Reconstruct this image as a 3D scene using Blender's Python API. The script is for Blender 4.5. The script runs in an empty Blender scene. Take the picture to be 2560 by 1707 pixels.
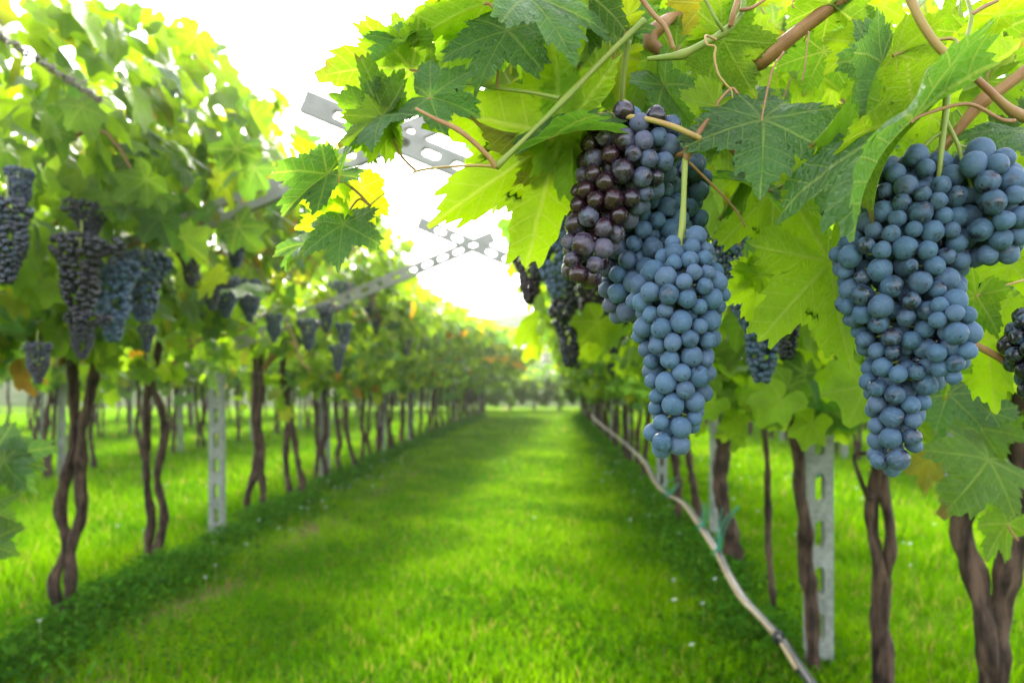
import bpy, math, random
import numpy as np
from mathutils import Vector, Matrix

SC = bpy.context.scene
COL = SC.collection
rad = math.radians
rng = np.random.default_rng(7)
random.seed(7)

# ------------------------------------------------------------------ camera model
F, CX, HY, EYE = 1706.67, 1360.0, 962.0, 1.25      # pixels of the 2560 wide photo, metres


def P(px, py, d):
    return np.array([(px - CX) / F * d, d, EYE + (HY - py) / F * d])


# ------------------------------------------------------------------ node helper
class NT:
    def __init__(self, name):
        self.m = bpy.data.materials.new(name)
        self.m.use_nodes = True
        self.t = self.m.node_tree
        self.t.nodes.clear()

    def n(self, kind, **kw):
        nd = self.t.nodes.new(kind)
        for k, v in kw.items():
            if k.startswith('i_'):
                k2 = k[2:]
                k2 = int(k2) if k2.isdigit() else k2.replace('_', ' ')
                self.put(nd.inputs[k2], v)
            else:
                setattr(nd, k, v)
        return nd

    def put(self, sock, v):
        if isinstance(v, bpy.types.NodeSocket):
            self.t.links.new(v, sock)
        else:
            if isinstance(v, (tuple, list)) and len(v) == 3 and sock.type == 'RGBA':
                v = (*v, 1)
            sock.default_value = v

    def ma(self, op, a, b=0.0, c=None, clamp=False):
        nd = self.t.nodes.new('ShaderNodeMath')
        nd.operation = op
        nd.use_clamp = clamp
        self.put(nd.inputs[0], a)
        self.put(nd.inputs[1], b)
        if c is not None:
            self.put(nd.inputs[2], c)
        return nd.outputs[0]

    def mix(self, f, a, b, blend='MIX'):
        nd = self.t.nodes.new('ShaderNodeMix')
        nd.data_type = 'RGBA'
        nd.blend_type = blend
        self.put(nd.inputs[0], f)
        self.put(nd.inputs[6], a)
        self.put(nd.inputs[7], b)
        return nd.outputs[2]

    def ramp(self, f, lo, hi, a=0.0, b=1.0):
        nd = self.t.nodes.new('ShaderNodeMapRange')
        nd.interpolation_type = 'SMOOTHSTEP'
        self.put(nd.inputs[0], f)
        self.put(nd.inputs[1], lo)
        self.put(nd.inputs[2], hi)
        self.put(nd.inputs[3], a)
        self.put(nd.inputs[4], b)
        return nd.outputs[0]

    def noise(self, vec=None, scale=5.0, detail=3.0, w=None, rough=0.55):
        nd = self.t.nodes.new('ShaderNodeTexNoise')
        if w is not None:
            nd.noise_dimensions = '4D'
            self.put(nd.inputs['W'], w)
        if vec is not None:
            self.put(nd.inputs['Vector'], vec)
        nd.inputs['Scale'].default_value = scale
        nd.inputs['Detail'].default_value = detail
        nd.inputs['Roughness'].default_value = rough
        return nd.outputs[0]

    def bump(self, h, strength=0.3, dist=0.01):
        nd = self.t.nodes.new('ShaderNodeBump')
        nd.inputs['Strength'].default_value = strength
        nd.inputs['Distance'].default_value = dist
        self.put(nd.inputs['Height'], h)
        return nd.outputs[0]

    def bsdf(self, base, rough=0.6, spec=0.4, normal=None, **kw):
        nd = self.t.nodes.new('ShaderNodeBsdfPrincipled')
        self.put(nd.inputs['Base Color'], base)
        self.put(nd.inputs['Roughness'], rough)
        self.put(nd.inputs['Specular IOR Level'], spec)
        if normal is not None:
            self.put(nd.inputs['Normal'], normal)
        for k, v in kw.items():
            self.put(nd.inputs[k], v)
        return nd.outputs[0]

    def out(self, s):
        o = self.t.nodes.new('ShaderNodeOutputMaterial')
        self.t.links.new(s, o.inputs[0])
        return self.m


# ------------------------------------------------------------------ materials
def leaf_material(name, single, trans=0.5):
    N = NT(name)
    if single:
        oi = N.n('ShaderNodeObjectInfo')
        tint, rnd = oi.outputs['Color'], oi.outputs['Random']
    else:
        at = N.n('ShaderNodeAttribute', attribute_name='tint')
        tint, rnd = at.outputs['Color'], at.outputs['Alpha']
    uv = N.n('ShaderNodeUVMap').outputs[0]
    sp = N.n('ShaderNodeSeparateXYZ', i_0=uv)
    x = N.ma('MULTIPLY_ADD', sp.outputs[0], 2.0, -1.0)
    y = N.ma('MULTIPLY_ADD', sp.outputs[1], 2.0, -1.0)
    ax = N.ma('ABSOLUTE', x)
    rho = N.ma('SQRT', N.ma('ADD', N.ma('MULTIPLY', x, x), N.ma('MULTIPLY', y, y)))
    th = N.ma('ARCTAN2', ax, y)
    wv = N.noise(uv, 5.0, 2.0, w=N.ma('MULTIPLY', rnd, 37.0))
    thw = N.ma('ADD', th, N.ma('MULTIPLY', N.ma('SUBTRACT', wv, 0.5), 0.09))
    phi = N.ma('ABSOLUTE', thw)
    for a in (52, 108, 152):
        phi = N.ma('MINIMUM', phi, N.ma('ABSOLUTE', N.ma('SUBTRACT', thw, rad(a))))
    d = N.ma('MULTIPLY', rho, N.ma('SINE', phi))
    t = N.ma('MULTIPLY', rho, N.ma('COSINE', phi))
    w = N.ma('MULTIPLY_ADD', t, -0.014, 0.027)
    main = N.ma('SUBTRACT', 1.0, N.ramp(N.ma('DIVIDE', d, w), 0.35, 1.2))
    s = N.ma('FRACT', N.ma('MULTIPLY', N.ma('SUBTRACT', t, N.ma('MULTIPLY', d, 0.8)), 6.5))
    sd = N.ma('ABSOLUTE', N.ma('SUBTRACT', s, 0.5))
    sec = N.ma('SUBTRACT', 1.0, N.ramp(sd, 0.02, 0.095))
    vo = N.n('ShaderNodeTexVoronoi', feature='DISTANCE_TO_EDGE', i_Vector=uv, i_Scale=34.0).outputs[0]
    ter = N.ma('SUBTRACT', 1.0, N.ramp(vo, 0.0, 0.09))
    vein = N.ma('MAXIMUM', main, N.ma('MAXIMUM', N.ma('MULTIPLY', sec, 0.7), N.ma('MULTIPLY', ter, 0.3)))
    mott = N.noise(uv, 3.2, 4.0, w=N.ma('MULTIPLY', rnd, 91.0))
    base = N.mix(1.0, tint, N.ramp(mott, 0.25, 0.75, 0.72, 1.28), 'MULTIPLY')
    geo = N.n('ShaderNodeNewGeometry')
    back = geo.outputs['Backfacing']
    pale = N.mix(0.25, base, (0.13, 0.21, 0.045))
    base = N.mix(back, base, pale)
    spot = N.noise(uv, 7.0, 5.0, w=N.ma('MULTIPLY_ADD', rnd, 53.0, 4.0), rough=0.7)
    spotm = N.ramp(spot, 0.675, 0.72)
    edge = N.ramp(N.ma('MULTIPLY_ADD', N.noise(uv, 4.0, 3.0, w=N.ma('MULTIPLY', rnd, 17.0)), 0.7, rho), 1.30, 1.46)
    dry = N.ma('MAXIMUM', N.ma('MULTIPLY', spotm, 0.85), N.ma('MULTIPLY', edge, 0.7))
    veincol = N.mix(0.5, N.mix(1.0, base, (2.2, 2.0, 1.6), 'MULTIPLY'), (0.24, 0.30, 0.07))
    col = N.mix(N.ma('MULTIPLY', vein, 0.9), base, veincol)
    col = N.mix(dry, col, (0.14, 0.06, 0.02))
    tr = N.mix(1.0, tint, (3.7, 3.75, 0.8), 'MULTIPLY')
    tr = N.mix(1.0, tr, N.ramp(mott, 0.25, 0.75, 0.78, 1.2), 'MULTIPLY')
    tr = N.mix(N.ma('MULTIPLY', vein, 0.45), tr, (0.50, 0.50, 0.07))
    tr = N.mix(dry, tr, (0.30, 0.11, 0.02))
    h = N.ma('ADD', N.ma('MULTIPLY', vein, -0.6), N.ma('MULTIPLY', vo, 1.3))
    nrm = N.bump(h, 0.6, 0.006)
    ro = N.ma('MULTIPLY_ADD', back, 0.25, 0.36)
    ro = N.ma('ADD', ro, N.ramp(mott, 0.3, 0.7, -0.06, 0.1))
    p = N.bsdf(col, ro, N.ma('MULTIPLY_ADD', back, -0.25, 0.45), nrm)
    tl = N.n('ShaderNodeBsdfTranslucent', i_Color=tr).outputs[0]
    mx = N.n('ShaderNodeMixShader', i_0=trans, i_1=p, i_2=tl)
    return N.out(mx.outputs[0])


def grape_material(name):
    """object colour: r = bloom amount, g = purple amount"""
    N = NT(name)
    oi = N.n('ShaderNodeObjectInfo')
    rgb = N.n('ShaderNodeSeparateColor', i_0=oi.outputs['Color'])
    bl, pu, rnd = rgb.outputs[0], rgb.outputs[1], oi.outputs['Random']
    co = N.n('ShaderNodeTexCoord').outputs['Object']
    big = N.noise(co, 95.0, 3.0, w=N.ma('MULTIPLY', rnd, 60.0))
    st = N.n('ShaderNodeMapping', i_Scale=(1.0, 1.0, 5.0), i_Vector=co)
    st.inputs['Rotation'].default_value = (0.5, 1.0, 0.3)
    fine = N.noise(st.outputs[0], 190.0, 5.0, w=N.ma('MULTIPLY', rnd, 31.0), rough=0.65)
    amt = N.ma('ADD', bl, N.ma('MULTIPLY_ADD', rnd, 0.22, -0.11))
    m = N.ramp(N.ma('ADD', N.ma('MULTIPLY', big, 1.6), N.ma('ADD', N.ma('MULTIPLY', fine, 0.6), N.ma('MULTIPLY_ADD', amt, 1.25, -1.27))), 0.2, 0.66, 0.0, 1.0)
    skin = N.mix(pu, (0.010, 0.010, 0.018), (0.030, 0.009, 0.014))
    blue = N.mix(N.ma('MULTIPLY', rnd, 1.0), (0.038, 0.084, 0.142), (0.062, 0.118, 0.198))
    blue = N.mix(N.ma('MULTIPLY', pu, 0.75), blue, (0.125, 0.078, 0.115))
    blue = N.mix(N.ramp(fine, 0.52, 0.66, 0.0, 0.4), blue, (0.14, 0.22, 0.32))
    col = N.mix(N.ma('MULTIPLY', m, 0.93), skin, blue)
    # stylar scar at the tip of each berry, plus a few specks
    sp = N.n('ShaderNodeSeparateXYZ', i_0=co)
    rr = N.ma('SQRT', N.ma('ADD', N.ma('POWER', sp.outputs[0], 2.0), N.ma('POWER', sp.outputs[1], 2.0)))
    tip = N.ma('MULTIPLY', N.ma('LESS_THAN', sp.outputs[2], 0.0), N.ma('SUBTRACT', 1.0, N.ramp(rr, 0.0005, 0.0012)))
    vo = N.n('ShaderNodeTexVoronoi', i_Vector=co, i_Scale=190.0).outputs[0]
    spk = N.ma('SUBTRACT', 1.0, N.ramp(vo, 0.04, 0.1))
    dk = N.ma('MAXIMUM', N.ma('MULTIPLY', tip, 0.85), N.ma('MULTIPLY', spk, 0.5))
    col = N.mix(dk, col, (0.02, 0.012, 0.012))
    ro = N.ramp(m, 0.0, 1.0, 0.2, 0.62)
    return N.out(N.bsdf(col, ro, N.ramp(m, 0.0, 1.0, 0.55, 0.3), N.bump(fine, 0.12, 0.001), **{'Sheen Weight': N.ma('MULTIPLY', m, 0.12), 'Sheen Roughness': 0.4, 'Sheen Tint': (0.6, 0.75, 1.0, 1)}))


def bark_material(name, dark, light, sc=1.0, rough=0.85):
    N = NT(name)
    co = N.n('ShaderNodeTexCoord').outputs['Object']
    mp = N.n('ShaderNodeMapping', i_Vector=co, i_Scale=(38 * sc, 38 * sc, 4.5 * sc)).outputs[0]
    a = N.noise(mp, 1.0, 5.0, rough=0.65)
    b = N.noise(co, 14.0 * sc, 3.0)
    f = N.ramp(N.ma('ADD', N.ma('MULTIPLY', a, 0.75), N.ma('MULTIPLY', b, 0.3)), 0.38, 0.68)
    return N.out(N.bsdf(N.mix(f, dark, light), rough, 0.25, N.bump(a, 0.9, 0.012 / sc)))


def cane_material(name, stops):
    """attribute-free cane: streaky colour between two tones along UV y"""
    N = NT(name)
    co = N.n('ShaderNodeTexCoord').outputs['Object']
    uv = N.n('ShaderNodeUVMap').outputs[0]
    mp = N.n('ShaderNodeMapping', i_Vector=uv, i_Scale=(30.0, 9.0, 1.0)).outputs[0]
    a = N.noise(mp, 1.0, 4.0, rough=0.65)
    b = N.noise(co, 45.0, 3.0)
    c = N.mix(N.ramp(b, 0.35, 0.65), stops[0], stops[1])
    c = N.mix(N.ramp(a, 0.52, 0.7, 0, 0.75), c, stops[2])
    return N.out(N.bsdf(c, 0.5, 0.4, N.bump(a, 0.3, 0.002)))


def plain(name, a, b, rough=0.7, scale=20.0, spec=0.4, bump=0.2, metallic=0.0):
    N = NT(name)
    co = N.n('ShaderNodeTexCoord').outputs['Object']
    n1 = N.noise(co, scale, 5.0, rough=0.65)
    n2 = N.noise(co, scale * 0.13, 3.0)
    f = N.ramp(N.ma('ADD', N.ma('MULTIPLY', n1, 0.5), N.ma('MULTIPLY', n2, 0.5)), 0.35, 0.65)
    return N.out(N.bsdf(N.mix(f, a, b), rough, spec, N.bump(n1, bump, 0.004), Metallic=metallic))


def grass_material(name, trans=0.45):
    N = NT(name)
    at = N.n('ShaderNodeAttribute', attribute_name='tint').outputs['Color']
    tr = N.mix(1.0, at, (2.6, 2.4, 1.0), 'MULTIPLY')
    p = N.bsdf(at, 0.9, 0.0)
    tl = N.n('ShaderNodeBsdfTranslucent', i_Color=tr).outputs[0]
    return N.out(N.n('ShaderNodeMixShader', i_0=trans, i_1=p, i_2=tl).outputs[0])


def ground_material(name):
    N = NT(name)
    co = N.n('ShaderNodeTexCoord').outputs['Object']
    n1 = N.noise(co, 9.0, 5.0, rough=0.65)
    n2 = N.noise(co, 0.7, 4.0)
    c = N.mix(N.ramp(n1, 0.3, 0.7), (0.035, 0.075, 0.006), (0.09, 0.17, 0.010))
    c = N.mix(N.ramp(n2, 0.4, 0.7, 0, 0.6), c, (0.13, 0.19, 0.012))
    sp = N.n('ShaderNodeSeparateXYZ', i_0=co)
    # worn earth where the weeding along the left-hand vines stops
    off = N.ma('ABSOLUTE', N.ma('ADD', sp.outputs[0], N.ma('MULTIPLY_ADD', n2, 0.5, 1.75)))
    soil = N.ma('MULTIPLY', N.ma('SUBTRACT', 1.0, N.ramp(off, 0.08, 0.3)), N.ramp(n1, 0.35, 0.6))
    c = N.mix(N.ma('MULTIPLY', soil, 0.85), c, (0.19, 0.13, 0.065))
    return N.out(N.bsdf(c, 0.95, 0.0, N.bump(n1, 0.6, 0.03)))


M = dict(
    leaf=leaf_material('vine leaf', True, 0.5),
    fol=leaf_material('vine foliage', False, 0.5),
    grape=grape_material('grape skin'),
    bark=bark_material('vine bark', (0.010, 0.006, 0.004), (0.105, 0.062, 0.042)),
    cane=cane_material('ripe brown cane', ((0.21, 0.095, 0.03), (0.30, 0.15, 0.05), (0.09, 0.035, 0.015))),
    green=cane_material('green shoot', ((0.17, 0.24, 0.03), (0.22, 0.25, 0.04), (0.26, 0.18, 0.06))),
    ochre=cane_material('ochre leaf stalk', ((0.36, 0.27, 0.06), (0.38, 0.22, 0.08), (0.22, 0.10, 0.03))),
    pink=cane_material('reddish stalk', ((0.30, 0.13, 0.06), (0.34, 0.19, 0.07), (0.15, 0.05, 0.02))),
    dead=cane_material('dry grey tendril', ((0.16, 0.12, 0.09), (0.24, 0.19, 0.15), (0.07, 0.05, 0.04))),
    stemg=cane_material('bunch stem', ((0.24, 0.30, 0.05), (0.27, 0.30, 0.06), (0.20, 0.16, 0.04))),
    conc=plain('weathered concrete', (0.15, 0.165, 0.14), (0.30, 0.31, 0.28), 0.85, 34.0, 0.3, 0.35),
    arm=plain('galvanised beam', (0.24, 0.225, 0.205), (0.34, 0.32, 0.295), 0.6, 14.0, 0.4, 0.1),
    hose=plain('black hose', (0.012, 0.013, 0.016), (0.03, 0.032, 0.038), 0.4, 30.0, 0.5, 0.1),
    reed=plain('dry reed', (0.26, 0.18, 0.09), (0.40, 0.30, 0.17), 0.6, 30.0, 0.4, 0.2),
    tie=plain('green twine', (0.01, 0.16, 0.09), (0.02, 0.26, 0.16), 0.6, 60.0, 0.4, 0.2),
    wire=plain('wire', (0.22, 0.22, 0.22), (0.34, 0.34, 0.34), 0.45, 40.0, 0.5, 0.1, 0.6),
    grass=grass_material('grass blades', 0.45),
    weed=grass_material('weed leaves', 0.35),
    ground=ground_material('meadow ground'),
    hill=plain('hillside', (0.025, 0.05, 0.012), (0.075, 0.085, 0.045), 0.95, 0.6, 0.0, 0.3),
    petal=plain('flower petals', (0.62, 0.60, 0.62), (0.78, 0.76, 0.78), 0.7, 60.0, 0.3, 0.1),
)


# ------------------------------------------------------------------ mesh helper
class MB:
    def __init__(s):
        s.V, s.L, s.C, s.UV, s.T, s.MI, s.n = [], [], [], [], [], [], 0

    def add(s, V, F, uv=None, tint=None, mat=0):
        V = np.asarray(V, float)
        for f in (F if isinstance(F, list) else [F]):
            f = np.asarray(f, int)
            if f.size == 0:
                continue
            s.L.append((f + s.n).ravel())
            s.C.append(np.full(f.shape[0], f.shape[1]))
            s.MI.append(np.full(f.shape[0], mat))
        s.V.append(V)
        s.UV.append(np.zeros((len(V), 2)) if uv is None else np.asarray(uv, float))
        if tint is None:
            tint = np.ones((len(V), 4))
        tint = np.asarray(tint, float)
        s.T.append(np.broadcast_to(tint, (len(V), 4)))
        s.n += len(V)

    def mesh(s, name, mats, smooth=True, tint=False):
        me = bpy.data.meshes.new(name)
        V, L, C = np.concatenate(s.V), np.concatenate(s.L), np.concatenate(s.C)
        me.vertices.add(len(V))
        me.vertices.foreach_set('co', V.ravel().astype(np.float32))
        me.loops.add(len(L))
        me.loops.foreach_set('vertex_index', L.astype(np.int32))
        me.polygons.add(len(C))
        st = np.concatenate([[0], np.cumsum(C)[:-1]])
        me.polygons.foreach_set('loop_start', st.astype(np.int32))
        me.polygons.foreach_set('loop_total', C.astype(np.int32))
        me.polygons.foreach_set('material_index', np.concatenate(s.MI).astype(np.int32))
        me.polygons.foreach_set('use_smooth', np.full(len(C), smooth))
        me.update(calc_edges=True)
        uv = me.uv_layers.new(name='UVMap')
        uv.data.foreach_set('uv', np.concatenate(s.UV)[L].ravel().astype(np.float32))
        if tint:
            a = me.attributes.new('tint', 'FLOAT_COLOR', 'POINT')
            a.data.foreach_set('color', np.concatenate(s.T).ravel().astype(np.float32))
        for m in (mats if isinstance(mats, (list, tuple)) else [mats]):
            me.materials.append(m)
        return me


def link(name, me, parent=None, world=None):
    o = bpy.data.objects.new(name, me)
    COL.objects.link(o)
    if parent is not None:
        o.parent = parent
    if world is not None:
        o.matrix_local = (WM[parent.name].inverted() @ world) if parent is not None else world
        WM[o.name] = world
    else:
        WM[o.name] = (WM[parent.name] if parent is not None else Matrix()).copy()
    return o


WM = {}                                                # world matrix of each placed object


def thing(name, label, cat, loc=(0, 0, 0), rz=0.0, group=None, me=None, scale=1.0):
    o = bpy.data.objects.new(name, me)
    COL.objects.link(o)
    o.location = loc
    o.rotation_euler = (0, 0, rz)
    o.scale = (scale,) * 3
    WM[o.name] = Matrix.LocRotScale(Vector(loc), o.rotation_euler, Vector((scale,) * 3))
    tag(o, label, cat, group)
    return o


def tag(o, label, cat, group=None):
    o['label'], o['category'] = label, cat
    if group:
        o['group'] = group


def kind(o, k):
    o['kind'] = k
    return o


def world_part(name, mb_or_me, mats, parent, tint=False, smooth=True):
    """mesh in world coordinates, parented to its thing"""
    me = mb_or_me.mesh(name, mats, smooth, tint) if isinstance(mb_or_me, MB) else mb_or_me
    return link(name, me, parent, Matrix())


def copy_tree(o, parent=None):
    c = o.copy()
    COL.objects.link(c)
    c.parent = parent
    for ch in o.children:
        copy_tree(ch, c)
    return c


# ------------------------------------------------------------------ tubes
def catmull(pts, k):
    pts = np.asarray(pts, float)
    if len(pts) < 3 or k <= 1:
        return pts
    ext = np.vstack([2 * pts[0] - pts[1], pts, 2 * pts[-1] - pts[-2]])
    out = []
    for i in range(1, len(ext) - 2):
        p0, p1, p2, p3 = ext[i - 1:i + 3]
        for j in range(k):
            t = j / k
            out.append(0.5 * (2 * p1 + (p2 - p0) * t + (2 * p0 - 5 * p1 + 4 * p2 - p3) * t * t + (3 * p1 - p0 - 3 * p2 + p3) * t ** 3))
    out.append(pts[-1])
    return np.array(out)


def tube(mb, pts, r, seg=8, k=5, mat=0, rough=0.0, seed=0, cap=True, tint=None, knots=()):
    """pts (n,3) with radius r (scalar or per point)"""
    pts = np.asarray(pts, float)
    r = np.broadcast_to(np.asarray(r, float), (len(pts),))
    q = catmull(np.column_stack([pts, r]), k)
    pts, r = q[:, :3], np.maximum(q[:, 3], 1e-4)
    n = len(pts)
    tg = np.gradient(pts, axis=0)
    tg /= np.linalg.norm(tg, axis=1)[:, None] + 1e-9
    a = np.array([1.0, 0, 0]) if abs(tg[0][0]) < 0.8 else np.array([0, 0, 1.0])
    u = np.cross(tg[0], a)
    u /= np.linalg.norm(u)
    V, UV = [], []
    g = np.random.default_rng(seed)
    ph = g.uniform(0, 6.28, 6)
    L = 0.0
    for i in range(n):
        u = u - tg[i] * np.dot(u, tg[i])
        u /= np.linalg.norm(u) + 1e-9
        w = np.cross(tg[i], u)
        if i:
            L += np.linalg.norm(pts[i] - pts[i - 1])
        th = np.arange(seg) / seg * 2 * math.pi
        rr = np.full(seg, r[i])
        if rough:
            f = 1 + rough * (np.sin(2 * th + ph[0] + L * 9) * 0.5 + np.sin(3 * th + ph[1] - L * 15) * 0.45 + np.sin(5 * th + ph[2] + L * 23) * 0.3 + math.sin(L * 31 + ph[3]) * 0.35 + math.sin(L * 57 + ph[4]) * 0.25)
            rr = rr * f + g.normal(0, rough * 0.06, seg) * r[i]
        for kk, kr in knots:
            rr = rr * (1 + kr * math.exp(-((i / (n - 1) - kk) * n / 3.0) ** 2))
        V.append(pts[i] + np.outer(np.cos(th) * rr, u) + np.outer(np.sin(th) * rr, w))
        UV.append(np.column_stack([np.abs(np.arange(seg) / seg - 0.5) * 2, np.full(seg, L)]))
    V, UV = np.vstack(V), np.vstack(UV)
    i, j = np.meshgrid(np.arange(n - 1), np.arange(seg), indexing='ij')
    b, c = i * seg + j, i * seg + (j + 1) % seg
    Fq = np.stack([b, c, c + seg, b + seg], -1).reshape(-1, 4)
    Fs = [Fq]
    if cap:
        Fs += [np.arange(seg)[None, ::-1], ((n - 1) * seg + np.arange(seg))[None]]
    mb.add(V, Fs, UV, tint, mat)


# ------------------------------------------------------------------ vine leaves
LOBES = np.array([(0, 1.0), (7, .93), (15, .82), (24, .66), (30, .60), (38, .71), (46, .85), (53, .90), (61, .80), (71, .63), (80, .53), (90, .57),
                  (100, .66), (109, .70), (119, .64), (133, .55), (147, .53), (158, .46), (169, .33), (180, .07)], float)


def leaf_outline(n, g, teeth=True, depth=1.0):
    th = np.linspace(-math.pi, math.pi, n, endpoint=False) + math.pi / n
    a = np.degrees(np.abs(th))
    r = np.interp(a, LOBES[:, 0], LOBES[:, 1])
    base = np.interp(a, [0, 53, 109, 150, 180], [.93, .84, .66, .52, .07])
    r = base + (r - base) * depth
    r = r * (1 + 0.07 * np.sin(th * 2 + g.uniform(0, 6)) + 0.05 * np.sin(th * 3 + g.uniform(0, 6)))
    if teeth:
        k = 27
        sg = np.sign(th)
        ph = a / 180 * k + 0.35 * np.sin(a / 23 + g.uniform(0, 6))
        saw = np.abs((ph % 1.0) - 0.5) * 2
        big = np.abs(((ph / 2.3) % 1.0) - 0.5) * 2
        fade = np.clip((178 - a) / 25, 0, 1)
        r = r * (1 + fade * (0.13 * (saw - 0.5) + 0.13 * (big - 0.5)))
    return th, r


def leaf_template(seed, n=26, rings=2, teeth=False, fold=0.25, curl=0.5, side=0.3, wave=0.05, depth=1.0):
    """petiole point at the origin, tip at +y, upper face +z, unit length"""
    g = np.random.default_rng(seed)
    th, r = leaf_outline(n, g, teeth, depth)
    V = [[0, 0, 0]]
    fr = np.linspace(0, 1, rings + 1)[1:]
    for f in fr:
        ro = r if f > 0.75 else (r * 0.6 + np.interp(np.degrees(np.abs(th)), [0, 53, 109, 150, 180], [.9, .8, .62, .48, .1]) * 0.4)
        V += [[math.sin(t) * q * f, math.cos(t) * q * f, 0] for t, q in zip(th, ro)]
    V = np.array(V)
    uv = V[:, :2] * 0.5 + 0.5
    x, y = V[:, 0].copy(), V[:, 1].copy()
    rr = np.hypot(x, y)
    t = np.arctan2(x, y)
    p1, p2 = g.uniform(0, 6.28, 2)
    # quilting: the blade sinks along the main veins
    phi = np.min(np.abs(np.abs(t)[:, None] - np.radians([0, 52, 108, 152])[None]), axis=1)
    z = wave * rr ** 1.5 * (np.sin(4 * t + p1) + 0.7 * np.sin(7 * t + p2)) + 0.15 * rr * np.minimum(np.sin(phi), 0.4)
    z += 0.020 * rr * np.sin(17 * x + p1) * np.sin(19 * y + p2)
    # sideways bend
    if abs(side) > 1e-3:
        ks = side
        z = z * np.cos(ks * np.abs(x)) + (np.cos(ks * x) - 1) / ks
        x = np.sin(ks * x) / ks
    # V-fold along the midrib
    s, c = math.sin(fold), math.cos(fold)
    x2 = x * c - np.sign(x) * z * s * 0.6
    z = np.abs(x) * s + z * c
    x = x2
    # bend along the length (tip droops)
    if abs(curl) > 1e-3:
        kq = curl
        yy = (1 / kq + z) * np.sin(kq * y) if False else np.sin(kq * y) / kq + z * np.sin(kq * y)
        z = z * np.cos(kq * y) - (1 - np.cos(kq * y)) / kq
        y = yy
    V = np.column_stack([x, y, z])
    Ft = np.array([[0, 1 + (i + 1) % n, 1 + i] for i in range(n) if i != n - 1])
    Fq = []
    for k in range(rings - 1):
        a, b = 1 + k * n, 1 + (k + 1) * n
        Fq += [[a + i, a + (i + 1) % n, b + (i + 1) % n, b + i] for i in range(n) if i != n - 1]
    Fs = [Ft] + ([np.array(Fq)] if Fq else [])
    return V, Fs, uv


def frame(tip, nrm):
    tip = tip / (np.linalg.norm(tip, axis=-1, keepdims=True) + 1e-9)
    nrm = nrm - tip * np.sum(tip * nrm, -1, keepdims=True)
    nrm = nrm / (np.linalg.norm(nrm, axis=-1, keepdims=True) + 1e-9)
    x = np.cross(tip, nrm)
    return x, tip, nrm


def add_leaf(mb, T, pos, tip, nrm, size, tint, rnd):
    V, Fs, uv = T
    x, y, z = frame(np.asarray(tip, float), np.asarray(nrm, float))
    W = np.asarray(pos) + size * (V[:, :1] * x + V[:, 1:2] * y + V[:, 2:3] * z)
    mb.add(W, Fs, uv, (*tint, rnd))


GREEN, DEEP, LIME, YEL, ORA, BLUE = (.064, .118, .008), (.036, .084, .011), (.110, .178, .005), (.17, .185, .006), (.26, .12, .015), (.042, .105, .042)


def pick_tint(g, w):
    base = [GREEN, DEEP, LIME, YEL, ORA, BLUE]
    c = np.array(base[g.choice(6, p=np.array(w) / sum(w))])
    return c * g.uniform(0.8, 1.25)


MED = [leaf_template(100 + i, 26, 2, False, fold=f, curl=c, side=s, wave=.06) for i, (f, c, s) in enumerate([(.2, .6, .4), (.35, .3, .2), (.1, .9, .6), (.5, .5, .3), (.25, -.3, .5), (.6, .8, .2)])]
FARL = [leaf_template(140 + i, 13, 1, False, fold=f, curl=c, side=.3, wave=.06) for i, (f, c) in enumerate([(.2, .6), (.4, .4), (.3, .9)])]

# cross-section of one row's roof of leaves: u = towards the lane, z = height
SECT = np.array([(-.8, 1.45), (-.2, 1.30), (.28, 1.30), (.62, 1.44), (.98, 1.68), (1.34, 1.98), (1.44, 2.28), (1.15, 2.55), (.7, 2.76), (0, 2.85), (-.6, 2.8), (-1.05, 2.5)])


def inside(u, z, poly):
    c = np.zeros(len(u), bool)
    j = len(poly) - 1
    for i in range(len(poly)):
        (x1, y1), (x2, y2) = poly[i], poly[j]
        m = ((y1 > z) != (y2 > z)) & (u < (x2 - x1) * (z - y1) / (y2 - y1 + 1e-12) + x1)
        c ^= m
        j = i
    return c


def canopy_mesh(seed, n, lib, size, weights, half=0.62, poly=SECT, holes=0.0):
    g = np.random.default_rng(seed)
    mb = MB()
    k = 0
    cent = np.array([0.1, 2.0])
    ph = g.uniform(0, 6, 4)
    while k < n:
        if g.random() < 0.45:                          # the lane side and the underside are the densest
            i = g.integers(0, 6)
            p = poly[i] + (poly[i + 1] - poly[i]) * g.random() + g.normal(0, .07, 2)
            q = p + (cent - p) * g.random() * .3
        else:
            q = np.array([g.uniform(-1.05, 1.45), g.uniform(1.25, 3.0)])
            if not inside(q[:1], q[1:], poly)[0]:
                continue
            if q[1] > 2.3 and g.random() < 0.25:
                continue
        y = g.uniform(-half, half)
        if q[1] < 1.75:                                # the fringe hangs in uneven tufts
            q[1] -= max(0, math.sin(y * 6.5 + ph[3]) * math.sin(y * 2.9 + ph[0])) * g.uniform(0, .48)
        if holes and math.sin(q[0] * 5 + ph[0]) * math.sin(q[1] * 6 + ph[1]) * math.sin(y * 7 + ph[2]) > holes:
            continue
        out = q - cent
        out = out / (np.linalg.norm(out) + 1e-6)
        nrm = np.array([out[0] * .7, g.normal(0, .45) - .15, out[1] * .5 + .55]) + g.normal(0, .38, 3)
        tip = np.array([out[0] * .5, g.normal(0, .6), -0.75]) + g.normal(0, .45, 3)
        wt = list(weights)
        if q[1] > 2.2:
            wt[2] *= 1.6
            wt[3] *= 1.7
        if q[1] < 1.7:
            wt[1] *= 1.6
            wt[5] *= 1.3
        s = size * g.uniform(.65, 1.2)
        add_leaf(mb, lib[g.integers(len(lib))], (q[0], y, q[1]), tip, nrm, s, pick_tint(g, wt), g.random())
        k += 1
    return mb.mesh('foliage', M['fol'], True, True)


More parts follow.
